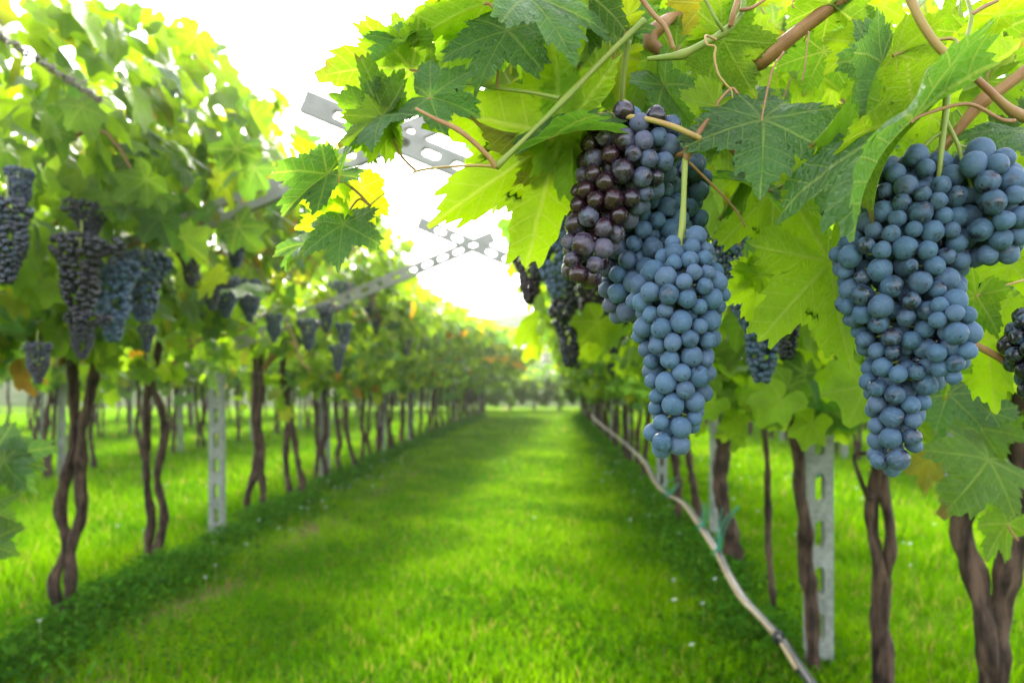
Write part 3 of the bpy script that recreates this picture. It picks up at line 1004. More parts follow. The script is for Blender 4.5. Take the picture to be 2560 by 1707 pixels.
hp = np.array([on_line(*q) for q in HP])
mb = MB()
tube(mb, hp + [.006, 0, -.004], .019, 8, 5)
hose = thing('irrigation_hose', 'black irrigation hose sagging along the foot of the right-hand vines', 'hose', me=mb.mesh('irrigation_hose', M['hose']))
up = np.array([-.022, -.008, .010])
for k, (a, b) in enumerate([(1.6, 3.1), (3.25, 8.0), (8.1, 9.7), (10.2, 13.2), (13.4, 16.6)]):
    q = catmull(hp, 10)
    i0, i1 = int(a * 10), min(int(b * 10), len(q) - 1)
    seg = q[i0:i1 + 1:4]
    mb = MB()
    tube(mb, seg + up + np.column_stack([np.zeros(len(seg)), np.zeros(len(seg)), .004 * np.sin(np.arange(len(seg)))]), np.linspace(.0078, .0065, len(seg)), 8, 3, knots=((.5, .15),))
    thing('reed_cane', ['short pale reed at the lower end of the black hose', 'long pale reed lashed along the black hose beside the grey post', 'pale reed on the hose between two green twine ties', 'pale reed on the hose below the front bunch, curving away', 'farthest pale reed on the hose near the lane end'][k], 'cane', group='reeds tied along the hose', me=mb.mesh('reed_cane', M['reed']))
gd = np.random.default_rng(13)
for k, i in enumerate([3.1, 7.0, 8.05, 9.9]):
    c = catmull(hp, 10)[int(i * 10)]
    mb = MB()
    for q in range(3):
        a = np.linspace(0, 6.28, 13)
        tube(mb, np.column_stack([c[0] - .006 + .025 * np.cos(a), c[1] + (q - 1) * .012 + .01 * np.cos(a), c[2] + .006 + .024 * np.sin(a)]), .0035, 5, 2)
    if k:
        for q in range(3):
            e = np.array([gd.uniform(.02, .12), gd.uniform(0, .1), gd.uniform(.06, .2)]) * (1.5 if k == 1 else .8)
            tube(mb, [c, c + e * [.3, .5, .6] + gd.normal(0, .02, 3), c + e], [.005, .004, .003], 5, 4)
    thing('twine_tie', ['dark band tying the hose at the foot of the grey post', 'bushy green twine tie beside the thick trunk', 'small green twine tie on the hose above the bushy one', 'green tie on the hose under the front bunch'][k], 'tie', group='twine ties on the hose', me=mb.mesh('twine_tie', M['hose'] if k == 0 else M['tie']))
mb = MB()
for q in range(2):
    a = np.linspace(0, 6.28, 15)
    c = P(2012, 1182 + q * 4, 3.2)
    tube(mb, np.column_stack([c[0] + .085 * np.cos(a) + .03, c[1] - .0 + .075 * np.sin(a), np.full(15, c[2]) + .008 * np.cos(a)]), .004, 5, 2)
thing('twine_tie', 'green twine looped round the leaning trunk and the grey slotted post', 'tie', group='green twine ties', me=mb.mesh('twine_tie', M['tie']))

# ------------------------------------------------------------------ the near leaves
HERO = [leaf_template(500 + i, 176, 10, True, fold=f, curl=c, side=s, wave=w, depth=dp).__class__ and leaf_template(500 + i, 176, 10, True, fold=f, curl=c, side=s, wave=w, depth=dp)
        for i, (f, c, s, w, dp) in enumerate([(.14, .45, .30, .05, 1.0), (.34, .70, .25, .06, 1.0), (.10, .95, .55, .07, .9), (1.28, .50, .12, .05, .9),
                                              (.48, -.25, .3, .08, 1.0), (.18, .30, .2, .05, 1.2), (.22, 1.25, .5, .06, 1.0), (.75, .9, .35, .07, 1.0)])]
HME = []
for V, Fs, uv in HERO:
    b = MB()
    b.add(V, Fs, uv)
    HME.append(b.mesh('leaf', M['leaf']))
TINT = dict(B=(.100, .163, .004), T=(.042, .098, .024), M=(.064, .125, .006), Y=(.13, .165, .005), V=(.122, .195, .003), D=(.032, .075, .008), O=(.14, .12, .010))
gl = np.random.default_rng(91)
NLEAF = {}


def hero(vine, p0, d0, p1, dd, side, roll, proto, wd=1.0, tint='B', stalk=None, sr=2.6, smat='pink', up=.66):
    a, b = P(*p0, d0), P(*p1, d0 + dd)
    y = b - a
    L = float(np.linalg.norm(y)) / {3: .93, 6: .80, 2: .86, 7: .87}.get(proto, .95)
    nrm = np.array([0, (-.75 if side == 'T' else .75), up])
    yh = y / np.linalg.norm(y)
    nrm = np.array(Matrix.Rotation(rad(roll), 3, Vector(yh)) @ Vector(nrm))
    x, yv, z = frame(y[None], nrm[None])
    m = np.eye(4)
    m[:3, 0], m[:3, 1], m[:3, 2], m[:3, 3] = x[0] * L * wd, yv[0] * L, z[0] * L, a
    W = Matrix(m.tolist())
    o = link('leaf', HME[proto], vine, W)
    t = np.array(TINT[tint]) * gl.uniform(.85, 1.18)
    o.color = (*t, 1)
    NLEAF[vine.name] = NLEAF.get(vine.name, 0) + 1
    if stalk:
        pts = [a + yv[0] * L * .02]
        for s in stalk:
            pts.append(P(s[0], s[1], s[2] if len(s) > 2 else d0))
        mb = MB()
        r = sr * d0 / F
        tube(mb, pts, np.linspace(r * .9, r * 1.15, len(pts)), 7, 6)
        for i in range(len(mb.V)):
            q = np.column_stack([mb.V[i], np.ones(len(mb.V[i]))])
            mb.V[i] = (q @ np.linalg.inv(m).T)[:, :3]
        c = bpy.data.objects.new('leaf_stalk', mb.mesh('leaf_stalk', M[smat]))
        COL.objects.link(c)
        c.parent = o
    return o


R1, R2, L1, L0 = VINES[('r', 0)], VINES[('r', 1)], VINES[('l', 1)], VINES[('l', 0)]
# left fringe of the near shoots
hero(R2, (1405, 338), .62, (1063, 562), .02, 'B', 12, 5, .72, 'V', [(1440, 260), (1500, 190)])
hero(R2, (1440, 300), .625, (1395, 530), .02, 'B', -28, 1, .62, 'V')
hero(R2, (1380, 345), .60, (1578, 262), -.02, 'T', -20, 1, .62, 'T', [(1372, 352)])
hero(R2, (1405, 318), .63, (1232, 372), .0, 'B', 60, 7, .9, 'O')
hero(R2, (1268, 78), .62, (1178, 206), -.03, 'T', 8, 0, .95, 'T', [(1320, 120), (1350, 160, .63)])
hero(R2, (1076, 245), .60, (1196, 262), -.02, 'T', 25, 1, .95, 'T', [(1062, 252)])
hero(R2, (1214, 10), .63, (1006, 72), .02, 'B', -22, 1, .85, 'B', [(1228, 14), (1275, 70), (1350, 155), (1397, 236, .64)], 4.0)
hero(R2, (1216, 14), .65, (1112, 176), .03, 'B', 10, 6, .8, 'M')
hero(R2, (1012, 102), .66, (922, 84), .0, 'B', 10, 4, 1.0, 'M', [(1030, 130), (1050, 175)])
hero(R2, (1014, 106), .645, (935, 160), -.02, 'T', 10, 4, .7, 'T')
hero(R2, (1028, 176), .66, (873, 152), .02, 'B', -6, 2, .9, 'M', [(1032, 177)])
hero(R2, (958, 296), .62, (850, 240), .02, 'B', 12, 0, .95, 'M', [(964, 306), (1000, 385), (1040, 428)], 3.2)
hero(R2, (956, 294), .60, (820, 356), -.02, 'T', 18, 2, .85, 'T')
hero(R2, (958, 292), .605, (868, 350), -.03, 'B', 30, 4, .7, 'V')
hero(R2, (962, 280), .64, (1000, 190), .02, 'B', 5, 1, .75, 'M')
hero(R2, (965, 285), .63, (905, 392), .02, 'T', -30, 7, .7, 'T')
hero(R2, (822, 434), .70, (738, 440), .02, 'B', 10, 0, 1.0, 'V', [(838, 438), (890, 478), (925, 515)], 3.0)
hero(R2, (818, 436), .68, (690, 520), -.03, 'T', -28, 1, .6, 'T')
hero(R2, (856, 560), .72, (754, 556), .02, 'B', -10, 0, .9, 'V', [(878, 520), (900, 498), (925, 515)], 2.6)
hero(R2, (858, 562), .70, (836, 662), -.03, 'T', 12, 0, 1.0, 'T')
hero(R2, (764, 610), .74, (690, 660), -.02, 'T', 22, 1, .75, 'T', [(775, 608), (800, 620)])
hero(R2, (905, 470), .72, (930, 560), .03, 'B', 10, 6, .8, 'Y')
hero(R2, (1316, -12), .58, (1450, 112), -.03, 'T', -15, 0, 1.0, 'T')
hero(R2, (1468, -15), .60, (1482, 146), .01, 'B', 72, 3, .9, 'D')
hero(R2, (1388, 78), .62, (1352, 160), .02, 'B', 50, 7, .9, 'D')
hero(R2, (1570, 40), .64, (1486, 80), .01, 'B', -18, 4, .9, 'Y')
hero(R2, (1560, 70), .66, (1640, 6), -.01, 'T', 20, 0, .9, 'T')
hero(R2, (1550, 140), .74, (1465, 235), .03, 'B', 0, 1, .9, 'Y', [(1556, 120), (1566, 90)])
hero(R1, (1690, 130), .70, (1640, 258), .0, 'B', -22, 1, .95, 'M', [(1700, 115)])
hero(R1, (1660, 215), .68, (1720, 300), -.02, 'T', 40, 7, .8, 'T')
hero(R1, (1765, 10), .70, (1690, 90), .02, 'B', 5, 0, 1.0, 'O')
hero(R1, (1806, 82), .655, (1942, 94), .02, 'B', 8, 4, .95, 'B', [(1806, 80)])
hero(R1, (1806, 100), .66, (1880, 240), .02, 'B', -10, 0, 1.0, 'B')
hero(R1, (1800, 245), .70, (1712, 195), .03, 'B', 10, 5, 1.05, 'B', [(1800, 262), (1793, 290)])
hero(R1, (1793, 266), .62, (1738, 352), -.01, 'B', 6, 0, 1.1, 'V', [(1796, 255), (1828, 222), (1845, 236)], 3.5)
hero(R1, (1908, 300), .61, (1912, 448), -.05, 'T', 0, 0, 1.12, 'T', [(1906, 290), (1930, 180), (1960, 130)])
hero(R1, (1900, 480), .66, (1792, 402), .0, 'T', 20, 1, .8, 'T')
hero(R1, (1868, 425), .665, (1810, 545), .0, 'B', 42, 3, .9, 'M', [(1905, 470), (1932, 478)], 3.0)
hero(R1, (2150, 108), .62, (2058, 176), .02, 'B', -8, 0, 1.0, 'B', [(2165, 95), (2185, 95)])
hero(R1, (2075, 10), .64, (2190, 95), .02, 'B', 15, 4, .95, 'M')
hero(R1, (2210, 15), .66, (2215, 120), .02, 'B', -20, 0, .9, 'V')
hero(R1, (2236, 138), .60, (2262, 284), .03, 'B', 4, 0, 1.05, 'B', [(2240, 136), (2321, 106), (2383, 98), (2404, 128, .585)], 4.0, 'ochre')
hero(R1, (2280, 304), .52, (2008, 516), -.03, 'T', 60, 1, .80, 'T', [(2300, 291), (2377, 266), (2433, 263), (2503, 299), (2538, 303)], 4.5)
hero(R1, (2298, 300), .535, (2128, 460), .03, 'B', -25, 7, .75, 'V')
hero(R1, (2135, 222), .58, (2046, 372), .0, 'B', 55, 3, .8, 'V')
hero(R1, (2205, 158), .575, (2140, 258), -.02, 'T', 45, 3, .8, 'T')
hero(R1, (2330, 292), .64, (2296, 384), .03, 'B', 0, 1, .95, 'B')
hero(R1, (2060, 130), .72, (2010, 225), .04, 'B', 12, 0, 1.1, 'D')
hero(R1, (2150, 300), .70, (2175, 400), .04, 'B', 10, 5, 1.0, 'D')
hero(R1, (2500, 40), .62, (2400, 20), .0, 'B', -20, 1, .9, 'B')
hero(R1, (2420, 200), .66, (2550, 120), .02, 'B', 10, 4, .9, 'V')
hero(R1, (2560, 330), .62, (2440, 345), -.02, 'T', 15, 2, .9, 'T')
hero(R1, (2080, 655), .62, (2104, 934), .01, 'B', -14, 5, 1.0, 'V', [(2090, 648)])
hero(R1, (1932, 478), .70, (1926, 694), .01, 'B', 12, 5, .82, 'V', [(1940, 470), (1990, 455), (2035, 435)], 4.0, 'green')
hero(R1, (1904, 692), .78, (1872, 812), .02, 'B', -5, 0, 1.0, 'V', [(1912, 690), (1965, 680)], 3.0)
hero(R1, (1900, 690), .77, (1832, 660), .01, 'B', 10, 1, .9, 'V')
hero(R1, (2470, 840), .72, (2480, 1014), .02, 'B', 12, 0, 1.0, 'V')
hero(R1, (2370, 985), .95, (2340, 1070), -.03, 'T', 12, 0, 1.0, 'T')
hero(R1, (2470, 1150), 1.20, (2420, 1235), -.06, 'T', -10, 2, 1.1, 'M')
hero(R1, (2450, 1070), 1.25, (2510, 1150), -.05, 'T', 20, 0, 1.0, 'M')
hero(R1, (2520, 1310), 1.25, (2450, 1390), .0, 'B', 5, 0, 1.2, 'M', [(2530, 1330), (2545, 1350)])
hero(R1, (2330, 1150), 1.5, (2300, 1230), .0, 'B', 5, 0, 1.0, 'O')
hero(R1, (2380, 900), .66, (2366, 985), .02, 'B', 8, 4, .9, 'M')
hero(R1, (2440, 740), .70, (2400, 860), .02, 'B', 30, 1, .8, 'M', [(2460, 730), (2560, 700)], 3.0, 'ochre')
hero(R1, (2530, 660), .74, (2470, 760), .03, 'B', 5, 5, 1.0, 'V')
# out-of-focus leaves hanging in at the left picture edge
hero(L0, (-20, 1140), 1.6, (80, 1225), .0, 'T', 10, 0, 1.0, 'T')
hero(L0, (10, 1150), 1.6, (60, 1230), .0, 'T', -20, 1, 1.0, 'D')
hero(L0, (-40, 1270), 1.6, (36, 1300), .0, 'T', 10, 1, 1.1, 'D')
hero(L0, (-40, 1360), 1.6, (40, 1380), .0, 'T', 0, 0, 1.1, 'D')

# leaves filling the roof behind them
region = np.array([(1130, -60), (1150, 120), (1280, 210), (1440, 260), (1500, 300), (1640, 330), (1700, 380), (1790, 560), (1830, 640), (1960, 640), (2080, 700), (2100, 900), (2400, 1120), (2600, 1150), (2620, -60)])
gf = np.random.default_rng(17)
R3 = VINES[('r', 2)]
target = {R1.name: 100 - NLEAF[R1.name], R2.name: 100 - NLEAF[R2.name], R3.name: 80}
for vine, xlo, xhi in ((R2, 1130, 1760), (R1, 1700, 2620), (R3, 1400, 2400)):
    c = 0
    while c < target[vine.name]:
        px, py = gf.uniform(xlo, xhi), gf.uniform(-60, 1150)
        if not inside(np.array([px]), np.array([py]), region)[0]:
            continue
        if (vine is R3 and py > 860) or (vine is R1 and py > 640 and (px < 2400 or gf.random() < .5)):
            continue
        if 1850 < px < 1975 and 700 < py < 930 or 1760 < px < 1870 and 500 < py < 650:
            continue                                   # gaps through which other bunches show
        d = gf.uniform(.74, 1.3) if vine is not R3 else gf.uniform(1.2, 2.1)
        L = gf.uniform(.045, .085)
        a = gf.normal(-math.pi / 2, 1.0)
        tip = (px + math.cos(a) * L * F / d, py - math.sin(a) * L * F / d)
        side = 'B' if gf.random() < .66 else 'T'
        tint = gf.choice(['B', 'V', 'Y', 'M', 'D']) if side == 'B' else gf.choice(['T', 'T', 'M'])
        st = None
        if gf.random() < .5:
            st = [(px + gf.uniform(-25, 25), py - 30), (px + gf.uniform(-60, 60), py - gf.uniform(60, 110))]
        hero(vine, (px, py), d, tip, gf.uniform(-.05, .05), side, gf.normal(0, 24), int(gf.choice([0, 1, 2, 4, 5, 6, 7, 0, 1])), gf.uniform(.8, 1.1), str(tint), st, 2.2, ['pink', 'ochre', 'green'][int(gf.integers(3))], gf.uniform(.3, 1.1))
        c += 1

for _ in range(64):                                    # lane-side leaves of the left-hand vines nearest the camera
    px, py = gf.uniform(-20, 640), gf.uniform(20, 860)
    if py > 420 and gf.random() < .35:
        px, py = gf.uniform(230, 640), gf.uniform(430, 600)
    if py < (px - 430) * 1.25:
        continue
    if 30 < px < 420 and 560 < py < 860:
        continue
    d = gf.uniform(2.3, 2.95)
    L = gf.uniform(.075, .115)
    a = gf.normal(-math.pi / 2, .9)
    side = 'B' if gf.random() < .5 else 'T'
    hero(L0 if px < 300 else L1, (px, py), d, (px + math.cos(a) * L * F / d, py - math.sin(a) * L * F / d), gf.uniform(-.05, .05), side, gf.normal(0, 25), int(gf.choice([0, 1, 2, 4, 5, 6])), gf.uniform(.85, 1.1),
         str(gf.choice(['M', 'B', 'Y', 'D'] if side == 'B' else ['T', 'M', 'D', 'T'])), None, 2.2, 'pink', gf.uniform(.3, 1.1))


# ------------------------------------------------------------------ near shoots and canes
def shoot(vine, name, mat, pts, r, knots=(), seed=0, rough=.03):
    mb = MB()
    w = [P(*p) for p in pts]
    dm = np.mean([p[2] for p in pts])
    tube(mb, w, np.asarray(r, float) * dm / F, 10, 8, 0, rough, seed, knots=knots)
    return world_part(name, mb, M[mat], vine)


shoot(R2, 'green_shoot', 'green', [(1612, 50, .60), (1560, 100, .60), (1500, 158, .60), (1415, 245, .59), (1330, 330, .58), (1240, 418, .57)], [8, 7.5, 7, 6.5, 6, 6.5], knots=((.6, .35), (1.0, .3)), seed=1)
shoot(R2, 'brown_shoot', 'pink', [(1240, 420, .57), (1215, 385, .565), (1150, 328, .56), (1085, 296, .565), (1040, 272, .57)], [7, 6.5, 6, 5, 4], knots=((.55, .2),), seed=2)
shoot(R2, 'tendril', 'ochre', [(1236, 416, .57), (1190, 414, .57), (1110, 418, .58), (1060, 424, .585), (1036, 430, .59)], [4.5, 3.8, 3.2, 3.4, 3.2], seed=3)
shoot(R2, 'tendril', 'pink', [(1040, 426, .59), (1028, 436, .59), (1020, 441, .59)], [3.2, 2, 1], seed=4)
shoot(R2, 'side_shoot', 'green', [(1398, 246, .59), (1330, 232, .60), (1250, 222, .61), (1190, 212, .62), (1121, 203, .63)], [5.5, 4.5, 4.2, 4, 3.6], knots=((.55, .35),), seed=5)
shoot(R2, 'side_shoot', 'pink', [(1121, 203, .63), (1090, 188, .635), (1060, 180, .64), (1028, 176, .65)], [3.6, 3.4, 3.2, 3], seed=6)
shoot(R2, 'tendril', 'pink', [(1245, 222, .61), (1243, 200, .61), (1246, 172, .61)], [4, 3.2, 2.4], seed=7)
shoot(R2, 'tendril', 'pink', [(924, 514, .71), (940, 500, .71), (962, 482, .71)], [2, 1.6, 1], seed=8)
shoot(R2, 'green_shoot', 'green', [(1572, 100, .62), (1560, 180, .63), (1555, 250, .64), (1555, 320, .66)], [8, 7, 6.5, 6], seed=9)
shoot(R2, 'side_shoot', 'pink', [(1580, 75, .63), (1545, 110, .64), (1520, 170, .65), (1508, 200, .66)], [5, 5, 4.5, 4], seed=10)
shoot(R1, 'green_shoot', 'green', [(1618, 148, .58), (1660, 144, .58), (1705, 137, .58), (1755, 112, .58), (1808, 82, .58), (1850, 40, .58), (1862, -10, .58)], [5, 7.5, 9.5, 8.5, 8.5, 7.5, 7], knots=((.33, .25), (.68, .3)), seed=11)
shoot(R1, 'brown_shoot', 'pink', [(1684, 124, .575), (1664, 70, .57), (1632, 35, .57), (1598, -10, .57)], [6, 6, 6, 6], seed=12)
shoot(R1, 'side_shoot', 'green', [(1808, 76, .575), (1790, 50, .57), (1775, 20, .57), (1758, -10, .57)], [5, 4.5, 4.5, 4.5], seed=13)
shoot(R1, 'brown_shoot', 'pink', [(1826, 66, .575), (1835, 30, .57), (1848, -10, .57)], [7, 7, 7.5], seed=14)
shoot(R1, 'side_shoot', 'pink', [(1850, 26, .575), (1875, 22, .57), (1900, 8, .57), (1920, -8, .57)], [5, 4.5, 4, 4], seed=15)
shoot(R1, 'tendril', 'ochre', [(1790, 100, .57), (1765, 90, .565), (1768, 112, .56), (1788, 118, .56), (1786, 145, .56), (1796, 185, .56), (1815, 212, .56), (1828, 226, .56), (1832, 246, .56)], [3.6, 3.2, 3, 3, 3.2, 2.8, 2.6, 2.2, 1.4], seed=16)
shoot(R1, 'cane', 'cane', [(2135, -30, .64), (2060, 30, .65), (1980, 92, .66), (1920, 140, .67), (1885, 165, .68), (1820, 215, .70), (1780, 260, .71), (1750, 330, .71)], [17, 17, 18, 20, 17, 13, 10, 8], knots=((.52, .18),), seed=17, rough=.05)
shoot(R2, 'cane', 'cane', [(1700, 40, .70), (1672, 48, .69), (1655, 62, .68), (1630, 85, .68), (1628, 108, .68), (1648, 128, .68), (1655, 160, .69), (1690, 260, .72)], [10, 14, 17, 19, 17, 14, 10, 6], seed=18, rough=.08)
shoot(R1, 'leaf_cane', 'ochre', [(1446, 292, .60), (1500, 288, .60), (1560, 291, .595), (1620, 299, .59), (1680, 316, .59), (1720, 333, .59), (1750, 347, .595)], [5, 6, 6.5, 6.5, 6.8, 7, 7.5], knots=((.7, .1),), seed=19)
shoot(R1, 'brown_shoot', 'cane', [(1771, 298, .60), (1752, 325, .60), (1735, 352, .60), (1722, 376, .60), (1714, 402, .60)], [4, 8, 12, 13, 9], knots=((.75, .12),), seed=20, rough=.06)
shoot(R1, 'brown_shoot', 'cane', [(1722, 380, .605), (1700, 386, .61), (1680, 392, .62)], [8, 6, 7], seed=21)
shoot(R1, 'brown_shoot', 'cane', [(1722, 405, .60), (1755, 438, .61), (1792, 474, .62), (1835, 520, .62), (1866, 568, .62)], [3.2, 3.6, 3.4, 2.8, 1.6], seed=22)
shoot(R1, 'brown_shoot', 'pink', [(1800, 346, .66), (1830, 376, .66), (1868, 418, .67), (1900, 470, .68)], [7, 7.5, 7, 5], seed=23)
shoot(R1, 'side_shoot', 'green', [(2060, 425, .66), (2030, 437, .66), (1985, 452, .67), (1940, 472, .68), (1915, 460, .69)], [8, 6, 5, 5, 4], knots=((.12, .4),), seed=24)
shoot(R1, 'ochre_shoot', 'ochre', [(2268, -20, .555), (2300, 50, .555), (2340, 110, .555), (2378, 146, .555), (2400, 158, .555)], [11, 11, 11, 12, 14], knots=((1.0, .25),), seed=25)
shoot(R1, 'brown_shoot', 'pink', [(2398, 152, .555), (2420, 176, .56), (2470, 224, .565), (2528, 276, .57), (2580, 300, .575)], [13, 9, 9, 11, 14], knots=((.8, .2),), seed=26)
shoot(R1, 'side_shoot', 'green', [(2405, 140, .56), (2420, 85, .575), (2428, 40, .58), (2415, -10, .59)], [6, 5, 5, 5], seed=27)
shoot(R1, 'side_shoot', 'pink', [(2428, 38, .58), (2460, 18, .58), (2495, 2, .58)], [5, 5, 4], seed=28)
shoot(R1, 'cane', 'cane', [(2620, 130, .63), (2560, 180, .63), (2500, 226, .635), (2455, 255, .64), (2400, 320, .65), (2350, 380, .66), (2290, 460, .68)], [13, 14, 15, 17, 13, 12, 11], knots=((.48, .2),), seed=29, rough=.05)
shoot(R1, 'cane', 'pink', [(1985, 520, .82), (2010, 552, .82), (2045, 600, .82), (2080, 650, .83), (2140, 740, .85)], [11, 11, 11, 10, 9], seed=30)
shoot(R1, 'cane', 'pink', [(2410, 850, .68), (2450, 868, .68), (2500, 895, .68), (2540, 918, .68), (2600, 930, .69)], [8, 9, 9, 9, 9], knots=((.6, .2),), seed=31)
shoot(R1, 'tendril', 'pink', [(2010, 105, .64), (2022, 80, .63), (2016, 130, .63), (2012, 170, .63), (2004, 205, .63)], [1.6, 1.8, 2, 2.2, 1.8], seed=32)
shoot(R1, 'tendril', 'pink', [(1985, 22, .63), (1980, 10, .63), (1990, -5, .63)], [2, 2, 2], seed=33)
# ruddy shoots of the left row
shoot(L1, 'shoot', 'pink', [(150, 465, 3.0), (190, 520, 3.0), (236, 556, 3.0), (290, 530, 3.0), (330, 480, 3.0), (352, 430, 3.05), (366, 310, 3.1)], [6, 6, 6, 4.5, 4, 3.5, 3], seed=34)
shoot(L1, 'shoot', 'pink', [(440, 115, 3.2), (405, 150, 3.2), (380, 175, 3.2)], [4, 4, 3], seed=35)
shoot(L1, 'shoot', 'pink', [(345, 610, 3.2), (370, 590, 3.2), (390, 575, 3.2)], [4, 4, 3], seed=36)
shoot(VINES[('l', 4)], 'shoot', 'ochre', [(715, 810, 5.4), (740, 860, 5.4), (750, 900, 5.4), (775, 925, 5.4)], [4, 4, 3.5, 3], seed=37)

# ------------------------------------------------------------------ grape bunches
import bmesh


def berry_mesh(seed, shrivel=False):
    g = np.random.default_rng(seed)
    b = bmesh.new()
    bmesh.ops.create_icosphere(b, subdivisions=4, radius=1.0)
    V = np.array([v.co[:] for v in b.verts])
    Fc = np.array([[v.index for v in f.verts] for f in b.faces])
    b.free()
    d = V / np.linalg.norm(V, axis=1)[:, None]
    r = 1 + .040 * np.sin(d @ g.normal(0, 1.6, 3) + g.uniform(0, 6)) + .024 * np.sin(d @ g.normal(0, 3.2, 3))
    r -= .05 * np.exp(-((1 + d[:, 2]) / .012))           # the scar's dimple
    if shrivel:
        for _ in range(7):
            r -= .07 * np.abs(np.sin(d @ g.normal(0, 6, 3) + g.uniform(0, 6)))
    V = d * r[:, None] * [1, 1, g.uniform(.97, 1.17)] * .0084
    mb = MB()
    mb.add(V, Fc)
    return mb.mesh('grape', M['grape'])


BERRY = [berry_mesh(i) for i in range(5)]
RAISIN = berry_mesh(77, True)


def pack(rows, d, rpx, seed, tk=.85, smin=.78, smax=1.16, inner=True):
    g = np.random.default_rng(seed)
    rows = sorted(rows)
    ys = np.array([r[0] for r in rows], float)
    xl, xr = np.array([r[1] for r in rows], float), np.array([r[2] for r in rows], float)
    R = rpx * d / F
    px2 = lambda a: (a - CX) / F * d
    z = EYE + (HY - ys) / F * d
    cx, hw = (px2(xl) + px2(xr)) / 2, (px2(xr) - px2(xl)) / 2
    o = np.argsort(z)
    z, cx, hw = z[o], cx[o], hw[o]
    fc = lambda q: np.interp(q, z, cx)
    fw = lambda q: np.interp(q, z, hw)
    zlo, zhi = z[0] + R * .75, z[-1] - R * .75
    pts, rr = [], []

    def env(q, r):
        w = max(fw(q) - r * .92, 1e-4)
        t = max(min(fw(q), .045) * tk - r * .6, 1e-4)
        return w, t
    for shell in (True, False):
        if not shell and not inner:
            break
        for _ in range(9000 if shell else 2500):
            zz = g.uniform(zlo, zhi)
            if g.random() > (fw(zz) / hw.max()) ** .7:
                continue
            r = R * g.uniform(smin, smax)
            w, t = env(zz, r)
            ph = g.uniform(0, 6.283)
            s = 1.0 if shell else g.uniform(0, .6)
            p = np.array([fc(zz) + w * s * math.cos(ph), -t * s * math.sin(ph), zz])
            if pts and np.min(np.linalg.norm(np.array(pts) - p, axis=1) / (np.array(rr) + r)) < .80:
                continue
            pts.append(p)
            rr.append(r)
    A, rr = np.array(pts), np.array(rr)
    for it in range(50):
        D = A[:, None] - A[None]
        L = np.linalg.norm(D, axis=2) + np.eye(len(A))
        ov = np.maximum((rr[:, None] + rr[None]) * .95 - L, 0)
        np.fill_diagonal(ov, 0)
        A = A + np.sum(D / L[..., None] * ov[..., None] * .28, axis=1)
        for i in range(len(A)):
            A[i, 2] = min(max(A[i, 2], zlo), zhi)
            w, t = env(A[i, 2], rr[i])
            ux, uy = (A[i, 0] - fc(A[i, 2])) / w, A[i, 1] / t
            q = math.hypot(ux, uy)
            if q > 1.04:
                A[i, 0] = fc(A[i, 2]) + ux / q * w * 1.04
                A[i, 1] = uy / q * t * 1.04
    ax = np.column_stack([fc(A[:, 2]), np.zeros(len(A)), A[:, 2] + R * .8])
    A = A + [0, d, 0]
    ax = ax + [0, d, 0]
    return A, rr, ax


